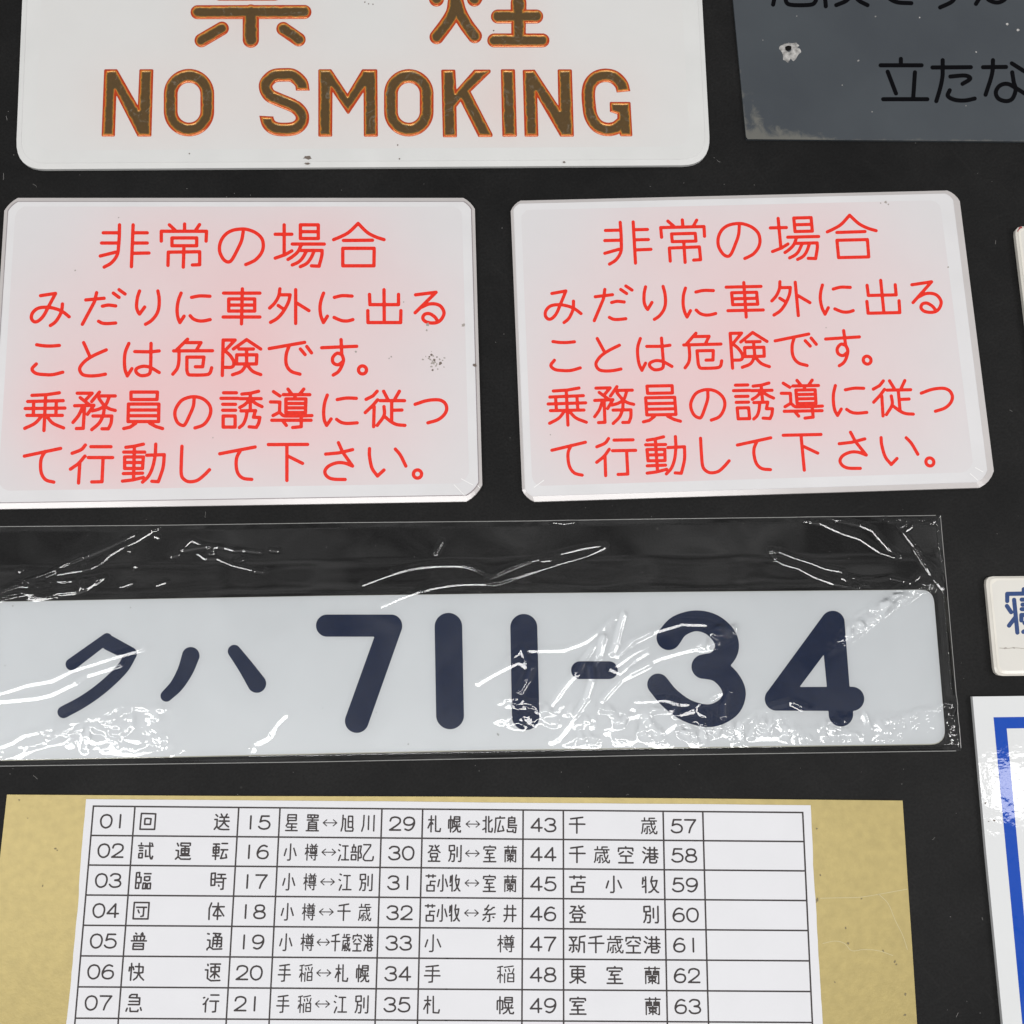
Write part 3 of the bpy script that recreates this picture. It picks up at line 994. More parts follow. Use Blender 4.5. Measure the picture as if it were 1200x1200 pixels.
loops_mesh('rim', [(gq, 0.0, GT), (gq, GT - 0.0001, GT)], MAT_GREY, gs, cap_bottom=True)
face_grid('face', gq, GT, MAT_GREY, gs, step=3.0, tintfn=grey_wear)
for txt in [
    "@1020,0,6.667; 80,510 400,510; 238,460 238,500; 135,560 200,730; 348,565 335,760; 100,775 445,775",
    "@1020,0,6.667; 485,527 785,525; 565,470 565,525; ~ 565,525 563,600 545,690 515,790; ~ 625,598 740,590 780,615 720,655; ~ 620,705 605,750 660,780 740,785 815,770",
    "@1020,0,6.667; 880,525 1060,523; ~ 958,470 950,580 900,740; 1105,495 1200,555 1290,600; ~ 1108,565 1120,640 1135,700 1110,770 1060,790 1000,770 980,720 1010,670 1070,655 1140,690 1260,765",
    "@900,0,7.5; 70,-80 45,40; ~ 152,-70 160,15 210,43 370,42 415,15 430,-40",
    "@900,0,7.5; 497,-80 508,55; ~ 740,-60 690,5 600,45; ~ 740,-60 800,5 875,45",
    "@900,0,7.5; ~ 1030,-100 1050,-30 1130,18 1260,28",
    "@1020,0,6.667; ~ 680,-60 640,10 545,58",
    "@1020,0,6.667; 880,-60 825,30; ~ 905,-60 920,-5 990,20 1050,-5 1070,-60",
]:
    glyph('character', parse(txt), 2.45, GT + 0.00005, MAT_BLACKINK, gs, step=0.6)
# scar round the screw hole: a raised torn collar
def collar():
    V = []
    F = []
    rs = np.random.RandomState(5)
    n = 26
    rad = [2.9, 4.2, 6.5, 9.5, 12.2]
    hgt = [-0.0010, 0.00035, 0.00055, 0.00025, 0.00002]
    cx, cy = 923.6, 56.0
    for k, (r, h) in enumerate(zip(rad, hgt)):
        for i in range(n):
            a = 2 * math.pi * i / n
            j = 1 + (0.22 if k > 1 else 0.1) * (rs.rand() - .5) * 2
            x = cx + math.cos(a) * r * j * 0.98 + (0.4 * k)
            y = cy + math.sin(a) * r * j * (1.15 if math.sin(a) > 0 else .62) + 0.3 * k
            p = PW(x, y, GT)
            p[2] = GT + h + (rs.rand() - .5) * 0.00012 * (k > 0)
            V.append(p)
    for k in range(len(rad) - 1):
        for i in range(n):
            j = (i + 1) % n
            F.append([k * n + i, k * n + j, (k + 1) * n + j, (k + 1) * n + i])
    o = add_mesh('scar', V, F, MAT_BARE, gs, smooth=True)
    a = np.linspace(0, 2 * math.pi, 20, endpoint=False)
    add_mesh('screw_hole', PW(923.4 + 4.1 * np.cos(a), 55.2 + 4.3 * np.sin(a), GT + 0.0002), [list(range(20))[::-1]], MAT_HOLE, gs)


collar()
for k, (cx, cy, r) in enumerate([(1026, 19.3, 1.2), (1077.7, 20.5, 1.1), (1180.5, 28.5, 1.9), (1193, 35, 2.2), (1006, 71, 1.5), (987, 99.7, 1.0), (1022, 131, 1.0), (933.8, 18.8, .8), (1144, 61, 1.2), (1132, 124, 1.0), (894, 47, .7)]):
    stain(gs, MAT_BARE, cx, cy, r * .8, GT + 0.00006, 50 + k, name='paint_chip')
# ------------------------------------------------------------------ two cream plates cut by the right edge
MAT_CREAM = simple('cream_acrylic', (0.68, 0.66, 0.61), rough=0.2, spec=0.4, noise=0.03, nscale=40)
MAT_CREAMEDGE = simple('cream_acrylic_edge', (0.74, 0.71, 0.64), rough=0.15, spec=0.5, noise=0.04, nscale=90)
MAT_NAVYSIGN = simple('navy_filled_lettering', (0.012, 0.045, 0.16), rough=0.35, spec=0.4, noise=0.15, nscale=900)
ms = thing('small_plate', 'small cream plate with part of a navy Japanese character, above the blue framed sheet', 'sign', 1240, 733)
MT = 0.0035
acrylic_plate(ms, [(1155.8, 675.2), (1330, 674), (1340, 790.5), (1167, 792.2)], [9, 9, 10, 9.5], 3, [2, 2, 2, 2.5], [3, 5, 4, 3.0], MT, None, mat_face=MAT_CREAM, mat_edge=MAT_CREAMEDGE)
glyph('letter', parse("@1140,660,8.571; 346,380 346,308 660,303; 512,262 512,300; 415,368 448,697; 343,430 385,492; 432,538 364,627; 492,366 640,366; 500,416 630,416; 492,462 640,462; 488,575 488,520 660,520 660,575; ~ 508,690 560,660 610,600; 520,600 640,700"), 2.5, MT + 0.00004, MAT_NAVYSIGN, ms, step=0.4)
MAT_LINE = simple('grime_line', (0.36, 0.33, 0.28), rough=.8)
glyph('scratch', parse("@1140,660,8.571; ~ 270,852 340,856 420,850 520,858"), 0.35, MT + 0.00005, MAT_LINE, ms, step=0.2)
for cx, cy, r in [(1178, 759.6, .9), (1188, 759.2, .8)]:
    stain(ms, MAT_DIRT2, cx, cy, r, MT + 0.00007, int(cx), stretch=2.4)
ms2 = thing('small_plate', 'cream plate corner with a reddish tip, right of the red lettered notices', 'sign', 1260, 385)
acrylic_plate(ms2, [(1190, 264.5), (1340, 262), (1370, 500), (1219, 505)], [9, 9, 9, 9], 3, [2, 2, 2, 2], [2, 4, 4, 3], MT, None, mat_face=MAT_CREAM, mat_edge=MAT_CREAMEDGE)
MAT_REDTIP = simple('red_paint_rub', (0.33, 0.05, 0.05), rough=.5)
stain(ms2, MAT_REDTIP, 1195.3, 268.0, 1.7, MT * 0.93, 71, stretch=2.2, ang=-0.9, name='paint_rub')

# ------------------------------------------------------------------ blue framed sheet
def laminated(name, col):
    m, nt, b = new_mat(name)
    L = nt.links.new
    b.inputs['Base Color'].default_value = (*col, 1)
    b.inputs['Roughness'].default_value = 0.4
    b.inputs['Specular IOR Level'].default_value = 0.05
    b.inputs['Coat Weight'].default_value = 0.8
    b.inputs['Coat Roughness'].default_value = 0.05
    tc = nt.nodes.new('ShaderNodeTexCoord')
    n = nt.nodes.new('ShaderNodeTexNoise')
    n.inputs['Scale'].default_value = 230
    n.inputs['Detail'].default_value = 2
    n3 = nt.nodes.new('ShaderNodeTexNoise')
    n3.inputs['Scale'].default_value = 60
    ad = nt.nodes.new('ShaderNodeMath')
    ad.operation = 'MULTIPLY_ADD'
    ad.inputs[1].default_value = 3.0
    L(tc.outputs['Object'], n.inputs['Vector'])
    L(tc.outputs['Object'], n3.inputs['Vector'])
    L(n3.outputs['Fac'], ad.inputs[0])
    L(n.outputs['Fac'], ad.inputs[2])
    bp = nt.nodes.new('ShaderNodeBump')
    bp.inputs['Distance'].default_value = 0.00006
    L(ad.outputs[0], bp.inputs['Height'])
    L(bp.outputs['Normal'], b.inputs['Coat Normal'])
    return m


MAT_LAMW = laminated('white_laminated_sheet', (0.68, 0.69, 0.69))
MAT_LAMB = laminated('blue_laminated_print', (0.003, 0.060, 0.40))
bf = thing('framed_sheet', 'glossy white laminated sheet with a thick blue printed frame', 'sign', 1300, 1050)
BT = 0.0022
bq = np.array([(1139.7, 816.3), (1500, 812), (1560, 1400), (1196, 1405), (1175.3, 1200), (1155.8, 1000)], float)
loops_mesh('sheet', [(bq, 0.0, BT), (bq, BT, BT)], MAT_LAMW, bf, cap_top=True, cap_bottom=True)
ob = np.array([(1164.2, 840.5), (1475, 837), (1530, 1375), (1217, 1380), (1198, 1200), (1179.2, 1000)], float)
ib = np.array([(1179.7, 853.7), (1461, 850), (1515, 1360), (1231, 1365), (1212, 1200), (1193.3, 1000)], float)
loops_mesh('blue_frame', [(ob, BT + 0.00004, BT), (ib, BT + 0.00004, BT)], MAT_LAMB, bf)
for cx, cy, r in [(1155, 941, .8), (1165, 961.5, 1.0), (1158.5, 962.5, .5)]:
    stain(bf, MAT_DIRT, cx, cy, r, BT + 0.00006, int(cx), stretch=1.8)

# ------------------------------------------------------------------ destination list
GLY = """回:00999999 0099020099029999 423170336868296829334231
送:51104600 65236553 655351763682 14121408 999938991487 003914391487 79218502 00991487 36219521 974765533247
試:29320832 51465185 69835185 29480848 88029310 17021706 30180018 116529652993069306671165 998395998899849178717400 97204220
運:14170602 168416470045 16840099 1684359997999995 831933172913310093009313 35478747 93773177 60196077 603437343547376560658565874787346034
転:55939588 55937339 95888967 59009500 42770077 99395539 40410241 02044204 024104602160405840414022212202240241 20992004
臨:54079707 9999996578687899 99997899 21632197 47996699 4799506566656699 21002129 745091479125562756477450 2100000200972197 0029332933630063
時:83553855 26380038 55805374 67326708 833283976999 93084408 38329932 0276003800022600263826740276
団:37622946 662966815184 99999900000000999999 84291829
体:99776128 222252226128 817736772973 130000340299 9922702250342973 58005899
普:14808280 14201939 852085337841 70207407 60486020 35483520 1480166482648280829914991480 99480048 85201420 25023207 70006209
通:51106922 024018421881 00021004 029902931881 38008702 87026922 188142959993 65796922 95613861 95423842 838195799524692240243879
快:02220044 999777796557 34536557 303626221418 9153655753833497 401891209153 14001499 63006557
速:168516350035 168540999997 14021609 97003200 63836300 937657463846362163189118914469463676
急:2579279976997890 632065002900 99929377 84401740 151817092900 06810097 1359845984201518
行:649982978236 99004700 00551646 00170615 169916402921 43369936
星:86191319 19361757 86781378 00999999 51575199 19361336131915008600861986361936 027013579357
置:16728372 83591659 63006317 34003417 83841684 04329532 44444819 00999999 3400080008173417481963179117930263003400 16971846444481468397
旭:56409340 9376998695993799339133231223 9376934091065806564058769376 120010670099
川:54045488 99009997 150013650099
小:78269971 00711430 5000509345992999
樽:95504150 007910501748 39129712 49759975 806180976899 954078407912 561260345242 17001799 76265925412841504361806193619550954095267626 00273327 12350062
江:65956509 06001604 20670499 10390034 99953295 38098909
部:11161538 4894486406640494 48940494 78808483998099618845970870107099 38474416 11164416 55470047 25002510
乙:00007000 700068090964007800901899849995949974
別:8099959999939900 67126770 173345314300020202331733 26993999439345541754 009711801733
千:08108500 47064799 99430043
歳:51553655 18862467 85387921 75847576 75845399 7584879997999986 50195002 50028502 55845070 20192000 365536972899 757683708953 8538103806820097 757667616119 97190219
空:95446528 51605199 34300646 86571557 9924970802080028 99990299 50005008
港:41548154 0297166624664154 06001604 08350033 4274777481547710 93878999469942934410 95104410 99332433
手:93320832 87000808 99610061 299950975206
稲:00321632 47225032 74326816 165227533159 007508551652 95004108 43994346 89469916 62939993 62719971 16061699 00083102 9993994664466293
札:244132423851 007516442441 5900619595979979 44240424 24992400
幌:89488555 686654893799 47445255 91184518 16991600 99919799789768666834 95654365 277533733324162200240075 91189104470445184534683491349118
北:95216139 02273227 00823272 61006395939799899974 32993200
広:29949188 29945526 91887860 0099086008109908 52005208
島:80241324 13549954 0083029461946182 133880388008150813241368936888997299 48004208
登:81287328 812883369944 67148902 671461125700 67147328 2528323269327328 71736599 0046163838060804 3073717379717751205118733073 30733299 99990299
室:37282351 85271427 9718950802080020 74482351 47515099 00999999 87741074 50005008
蘭:21954783 37743570 93335833 60725876 04333733 478356807278726447642564258039804783 47554783 74552155 99080008 04990624372437430443 8599939793246024583360459345 28002815 72007215
苫:476587658799129912654765 47654740 97404740 99070007 28002816 72007216
牧:61005329 00652059 53299124 04242024 00460408 40975393717583579124 5329676991959997 20992002
糸:89758273 24254730 2425153017222425 22730091 409954975455 45002425 22554730 9214821462284730 02599953
井:72007299 2700266119850499 00619961 04229722
新:09700087 65379337 25361116 41192536 93379399 47824170 5695627665069900 00084708 50560056 253626911797
東:4964698195979995 0095049726844964 95000200 87421242 48004899 4964836287578742852048201420124214624964"""
GL = {}
for ln in GLY.split('\n'):
    ch, _, body = ln.partition(':')
    GL[ch] = [np.array([[int(s[k:k + 2]), int(s[k + 2:k + 4])] for k in range(0, len(s), 4)], float) / 99.0 for s in body.split(' ')]
HAND = {
    '送': "6,4 18,14; 0,34 16,34 16,76 0,96; ~ 16,76 30,92 55,97 100,97; 42,0 50,14; 82,0 74,14; 34,20 94,20; 30,44 98,44; ~ 64,20 62,50 50,68 34,82; ~ 64,46 76,66 96,80",
    '港': "8,2 20,12; 0,30 14,40; ~ 4,98 14,80 22,62; 32,18 96,18; 28,42 100,42; 48,2 48,42; 78,2 78,42; ~ 48,42 42,56 26,68; ~ 76,42 84,56 100,66; 46,60 80,60 80,76 46,76; 46,60 46,92; ~ 46,92 50,98 86,98 92,84",
    '蘭': "0,9 100,9; 30,0 30,18; 70,0 70,18; 6,26 6,100; 6,26 42,26 42,46 6,46; 94,46 58,46 58,26 94,26; 94,26 94,100 86,99; 6,36 42,36; 58,36 94,36; 50,52 50,100; 22,58 78,58; 28,67 72,67 72,80 28,80 28,67; 50,80 24,95; 50,80 76,95",
    '樽': "16,0 16,100; 0,26 32,26; ~ 16,30 10,48 0,62; 18,38 30,52; 50,0 58,10; 88,0 80,10; 38,13 100,13; 44,25 94,25 94,58 44,58 44,25; 61,13 58,38; 78,13 78,38 90,40; 46,48 92,48; 34,70 100,70; 84,60 84,98 72,98; 50,78 58,88",
}
for _k, _v in HAND.items():
    GL[_k] = [np.array(s) for s in parse('@0,0,100; ' + _v)]
DIG = {
    '0': "~ 50,0 20,8 2,30 0,55 10,82 35,99 62,99 88,84 99,55 97,30 80,8 50,0",
    '1': "50,0 50,99",
    '2': "~ 3,28 12,8 35,0 62,0 88,10 95,28 88,45 60,65 25,85 0,99; 0,99 99,99",
    '3': "~ 5,15 25,2 50,0 80,6 92,24 80,42 45,48; ~ 45,48 85,54 99,74 85,93 50,100 20,96 0,80",
    '4': "99,72 0,72 70,0 72,99",
    '5': "90,0 22,0 10,45; ~ 10,45 35,36 65,36 92,50 99,70 85,92 50,100 18,95 0,82",
    '6': "~ 85,8 55,0 25,12 5,40 0,65 12,90 45,100 80,94 97,72 88,48 55,40 22,46 3,62",
    '7': "0,0 99,0 ; ~ 99,0 70,35 50,65 38,99",
    '8': "~ 50,0 20,6 10,24 22,42 50,47 78,42 90,24 80,6 50,0; ~ 50,47 12,56 0,75 15,94 50,100 85,94 99,75 88,56 50,47",
    '9': "~ 15,92 45,100 75,88 95,60 99,35 88,10 55,0 20,6 3,28 12,52 45,60 78,54 97,38",
}
DG = {k: [np.array(s) for s in parse('@0,0,100; ' + v)] for k, v in DIG.items()}


def homog(src, dst):
    A = []
    b = []
    for (x, y), (u, v) in zip(src, dst):
        A.append([x, y, 1, 0, 0, 0, -u * x, -u * y])
        b.append(u)
        A.append([0, 0, 0, x, y, 1, -v * x, -v * y])
        b.append(v)
    h = np.linalg.lstsq(np.array(A, float), np.array(b, float), rcond=None)[0]
    return lambda U, V: ((h[0] * U + h[1] * V + h[2]) / (h[6] * U + h[7] * V + 1), (h[3] * U + h[4] * V + h[5]) / (h[6] * U + h[7] * V + 1))


W0 = 831.2
TM = homog([(0, 0), (W0, 0), (W0, 7), (0, 7)], [(109.5, 944.7), (940.7, 952.2), (952.0, 1198.3), (88.2, 1193.2)])
CX = [0, 48.2, 168.9, 217.0, 336.0, 383.7, 501.5, 548.7, 666.2, 713.0, 831.2]
MAT_KRAFT = simple('aged_yellow_card', (0.385, 0.305, 0.115), rough=0.42, spec=0.4, noise=0.07, nscale=260, bump=0.00006, bscale=700, metallic=0.2)
MAT_PAPER = simple('white_printed_paper', (0.70, 0.70, 0.72), rough=0.7, spec=0.25, noise=0.015, nscale=50, bump=0.00003, bscale=500)
MAT_INK = simple('black_printing_ink', (0.045, 0.038, 0.038), rough=0.6, spec=0.25)
dl = thing('destination_list', 'white printed list of numbered Japanese train destinations pasted on a larger yellowed card', 'list', 530, 1100)
CT = 0.0009
cq = np.array([(8.2, 931.2), (260, 932.8), (530, 933.6), (800, 935.6), (1057.7, 938.2), (1060.5, 980), (1063.4, 1027.7), (1069, 1110), (1074.7, 1200), (1090, 1440), (-45, 1440), (-21, 1200), (-8, 1070), (0.5, 1000)], float)
loops_mesh('backing_card', [(cq, 0.0, CT), (cq, CT, CT)], MAT_KRAFT, dl, cap_top=True, cap_bottom=True)
# cut edge of the paper wavers a little
rs = np.random.RandomState(3)


def waver(a, b, n, amp):
    a = np.array(a, float)
    b = np.array(b, float)
    t = np.linspace(0, 1, n, endpoint=False)
    d = b - a
    nn = np.array([-d[1], d[0]]) / np.hypot(*d)
    w = np.cumsum(rs.randn(n)) * amp
    w -= np.linspace(w[0], w[-1], n)
    return [tuple(a + d * k + nn * q) for k, q in zip(t, w)]


pq = np.array(waver((100.9, 936.4), (950, 943.6), 24, .12) + waver((950, 943.6), (964.2, 1200), 26, .22) + waver((964.2, 1200), (975, 1440), 8, .2) + waver((975, 1440), (56, 1440), 6, .1) + waver((56, 1440), (77.4, 1200), 8, .3) + waver((77.4, 1200), (100.9, 936.4), 26, .3))
PT = CT + 0.00025
loops_mesh('paper', [(pq, CT + 0.00002, PT), (pq, PT, PT)], MAT_PAPER, dl, cap_top=True)
# ruled lines: one mesh of thin strips
ZI = PT + 0.00004


def line_strokes():
    out = []
    for v in range(9):
        xs = np.linspace(0, W0, 3)
        px, py = TM(xs, np.full(3, float(v)))
        out.append(np.stack([px, py], -1))
    for u in CX:
        vs = np.linspace(0, 8, 3)
        px, py = TM(np.full(3, u), vs)
        out.append(np.stack([px, py], -1))
    return out


lv = []
lf = []
for k, s in enumerate(line_strokes()):
    hw = 0.95
    zz = ZI if k < 9 else ZI + 0.00001
    for a, b in zip(s[:-1], s[1:]):
        d = (b - a) / np.hypot(*(b - a))
        nn = np.array([-d[1], d[0]]) * hw
        q = np.array([a - nn - d * .9 * (k < 9), b - nn + d * .9 * (k < 9), b + nn + d * .9 * (k < 9), a + nn - d * .9 * (k < 9)])
        i = len(lv)
        lv += PW(q[:, 0], q[:, 1], zz).tolist()
        lf.append([i, i + 1, i + 2, i + 3][::-1])
add_mesh('ruled_grid', lv, lf, MAT_INK, dl)


def put(strokes, u0, u1, v0, v1):
    """strokes in the unit square -> photograph pixels inside the table cell"""
    out = []
    for s in strokes:
        px, py = TM(u0 + s[:, 0] * (u1 - u0), v0 + s[:, 1] * (v1 - v0))
        out.append(np.stack([px, py], -1))
    return out


ARROW = [np.array([(0, .5), (1, .5)]), np.array([(.26, .3), (0, .5), (.26, .7)]), np.array([(.74, .3), (1, .5), (.74, .7)])]


def entry(name, items, r=0.82):
    for it in items:
        if len(it) == 3 and it[0].shape[0] == 2 and it[1].shape[0] == 3 and it[2].shape[0] == 3:
            glyph('arrow', it, 0.6, ZI, MAT_INK, dl, step=0.35)
            continue
        glyph(name, it, r * (0.84 if len(it) > 12 else 1.0), ZI, MAT_INK, dl, step=0.42)


def chars(text, spans, col, row, v0=.235, v1=.775):
    out = []
    for ch, (a, b_) in zip(text, spans):
        if ch == '↔':
            out.append(put(ARROW, CX[col] + a, CX[col] + b_, row + .24, row + .76))
        else:
            i = 0.8
            out.append(put(GL[ch], CX[col] + a + i, CX[col] + b_ - i, row + v0, row + v1))
    return out


SP2 = [(7, 25.5), (93, 111.5)]
SP3 = [(7, 25.5), (50.5, 69), (93, 111.5)]
RT22 = [(7, 22), (31, 46.5), (51, 67), (71.5, 87), (95.5, 111)]
RT23 = [(7, 22), (31, 46.5), (51, 67), (69.5, 83), (84, 97.5), (98.5, 111.5)]
RT24 = [(7, 22), (31, 46.5), (50, 64), (65.5, 76.5), (78, 88.5), (90, 101), (102.5, 114)]
R5 = [(6, 22), (30, 45.5), (51, 67), (70, 82.5), (84, 97), (98.5, 111)]
R32 = [(5, 17.5), (19, 31.5), (33, 46), (51, 67), (71.5, 87), (95.5, 111)]
COLA = ["回送", "試運転", "臨時", "団体", "普通", "快速", "急行"]
COLB = [("星置↔旭川", RT22), ("小樽↔江部乙", RT23), ("小樽↔江別", RT22), ("小樽↔千歳", RT22), ("小樽↔千歳空港", RT24), ("手稲↔札幌", RT22), ("手稲↔江別", RT22)]
COLC = [("札幌↔北広島", R5), ("登別↔室蘭", RT22), ("苫小牧↔室蘭", R32), ("苫小牧↔糸井", R32), ("小樽", [(6, 25), (89, 109)]), ("手稲", [(6, 25), (89, 109)]), ("札幌", [(6, 25), (89, 109)])]
COLD = [("千歳", [(6.5, 26), (91, 110.5)]), ("千歳空港", [(6.5, 26), (35.5, 54.5), (63.5, 82), (92, 111)]), ("苫小牧", [(6.5, 26), (49, 68), (91, 111)]), ("登別", [(6.5, 26), (92, 110)]),
        ("新千歳空港", [(6, 25.5), (28, 47), (49.5, 69), (71, 89), (92, 111.5)]), ("東室蘭", [(6.5, 26), (49, 68), (92, 110.5)]), ("室蘭", [(6.5, 26), (92, 110.5)])]
for row in range(7):
    for col, n0 in ((0, 1), (2, 15), (4, 29), (6, 43), (8, 57)):
        t = "%02d" % (n0 + row)
        w = CX[col + 1] - CX[col]
        off = (w - 30) / 2 - (1.5 if col == 2 else 0)
        for k, ch in enumerate(t):
            a = off + k * 16
            entry('digit', [put(DG[ch], CX[col] + a + 1, CX[col] + a + 13.6, row + .29, row + .73)], r=1.08)
    entry('character', chars(COLA[row], SP2 if len(COLA[row]) == 2 else SP3, 1, row), r=1.0)
    entry('character', chars(COLB[row][0], COLB[row][1], 3, row), r=0.91)
    entry('character', chars(COLC[row][0], COLC[row][1], 5, row), r=0.93)
    entry('character', chars(COLD[row][0], COLD[row][1], 7, row), r=1.02)
# creases and marks on the card
MAT_CREASE = simple('pale_crease', (0.50, 0.435, 0.235), rough=.5)
MAT_CARDMARK = simple('card_grime', (0.20, 0.165, 0.09), rough=.8)
for txt in ["@780,920,3.529; ~ 640,468 720,466 800,464 880,452 1000,430", "@780,920,3.529; ~ 650,655 700,645 740,655 770,685 820,680 880,685 940,705", "@780,920,3.529; ~ 880,450 920,490 950,560 980,620 1000,680"]:
    glyph('crease', parse(txt), 0.35, CT + 0.00004, MAT_CREASE, dl, step=0.3)
for k, (a, b_, r) in enumerate([(625, 180, .9), (640, 372, .9), (627, 475, 1.4), (620, 485, 1.0), (755, 655, 1.3), (948, 730, 1.1), (955, 742, .8), (900, 685, .9), (992, 865, 1.2), (990, 950, 1.3), (700, 815, .8), (745, 590, 1.0), (810, 470, .8)]):
    stain(dl, MAT_CARDMARK, 780 + a / 3.529, 920 + b_ / 3.529, r, CT + 0.00006, 80 + k, stretch=1.6, ang=k)
for k, (a, b_, r) in enumerate([(260, 298, .9), (268, 305, .7), (200, 472, .8), (130, 155, .6), (90, 70, .8)]):
    stain(dl, MAT_CARDMARK, a / 4, 920 + b_ / 4 * (1 if b_ < 400 else 1) + (0 if b_ < 400 else 0), r, CT + 0.00006, 95 + k, stretch=1.6, ang=k)

# ------------------------------------------------------------------ number plate
MAT_PLATE = simple('white_enamel_plate', (0.645, 0.665, 0.68), rough=0.35, spec=0.4, noise=0.02, nscale=30)
MAT_PLATERIM = simple('cream_plate_edge', (0.50, 0.49, 0.40), rough=0.5)
MAT_NAVY = simple('navy_enamel', (0.001, 0.011, 0.048), rough=0.45, spec=0.15, noise=0.12, nscale=500)
npl = thing('number_plate', 'long white carriage number plate with large navy characters, inside the clear sleeve', 'number plate', 550, 790)
NP = 0.0016
pl = np.array([(-14, 705.0), (190, 701.2), (370, 698.0), (620, 694.8), (1094, 690.6), (1109.2, 872.6), (560, 880.2), (-14, 892.2)], float)
pl4 = rounded([pl[0], pl[1], pl[2], pl[3], pl[4], pl[5], pl[6], pl[7]], [18, 5, 5, 5, 16, 19, 5, 18], 6)
pin = offset_poly(pl, [0.5, .5, .5, .5, .5, 1.2, 1.2, .5])
pin4 = rounded(pin, [17.5, 5, 5, 5, 15.5, 18.5, 5, 17.5], 6)
loops_mesh('rim', [(pl4, 0.0003, NP), (pl4, NP * .8, NP), (pin4, NP, NP)], MAT_PLATERIM, npl, cap_bottom=True)
loops_mesh('plate', [(pin4, NP - 0.0001, NP), (pin4, NP + 0.00001, NP)], MAT_PLATE, npl, cap_top=True)
NPC = [
    "@0,740,6.316; 792,50,38 530,243,45; 795,62,42 968,160,44; ~ 968,165,46 905,275,44 765,410,44 620,515,44 470,597,45; 800,95,45 880,130,48",
    "@180,740,6.316; ~ 275,180,65 235,290,58 170,400,50 94,477,43",
    "@180,740,6.316; ~ 597,147,48 680,260,57 764,385,69",
    "@370,590,3.158; 42,452,41 279,452,41; 277,454,43 152,805,44",
    "@370,590,3.158; 491,456,51 497,784,51.5",
    "@370,590,3.158; 770,459,50 777,788,51",
    "@370,590,3.158; 978,617,33 1085,617,33",
    "@740,700,6; ~ 262,285,86 330,205,80 450,165,73 570,195,78 655,280,84 668,370,84 605,455,80 508,487,86; ~ 508,487,84 610,515,80 690,590,80 722,680,82 680,775,82 555,832,80 400,800,78 270,710,76 187,612,76",
    "@930,700,5.714; 262,170,80 298,590,76 317,783,82; 262,170,80 -114,678,77; -114,680,79 392,680,81",
]
for t in NPC:
    glyph('character', parse(t), 10, NP + 0.00006, MAT_NAVY, npl, step=1.1)
MAT_NIB = simple('plate_scuffs', (0.42, 0.43, 0.42), rough=.8)
for k, (a, b_, r) in enumerate([(15, 710, .9), (6, 780, .8), (153, 712, .9), (478.5, 872, 1.0), (378, 830, .7), (441, 835, .8), (583, 860, .9), (584, 861, 1.4)]):
    stain(npl, MAT_NIB, a, b_, r, NP + 0.00005, 120 + k)

# ------------------------------------------------------------------ clear plastic sleeve with creases
def lerp_curve(xs, pts):
    p = np.array(pts)
    return np.interp(xs, p[:, 0], p[:, 1])


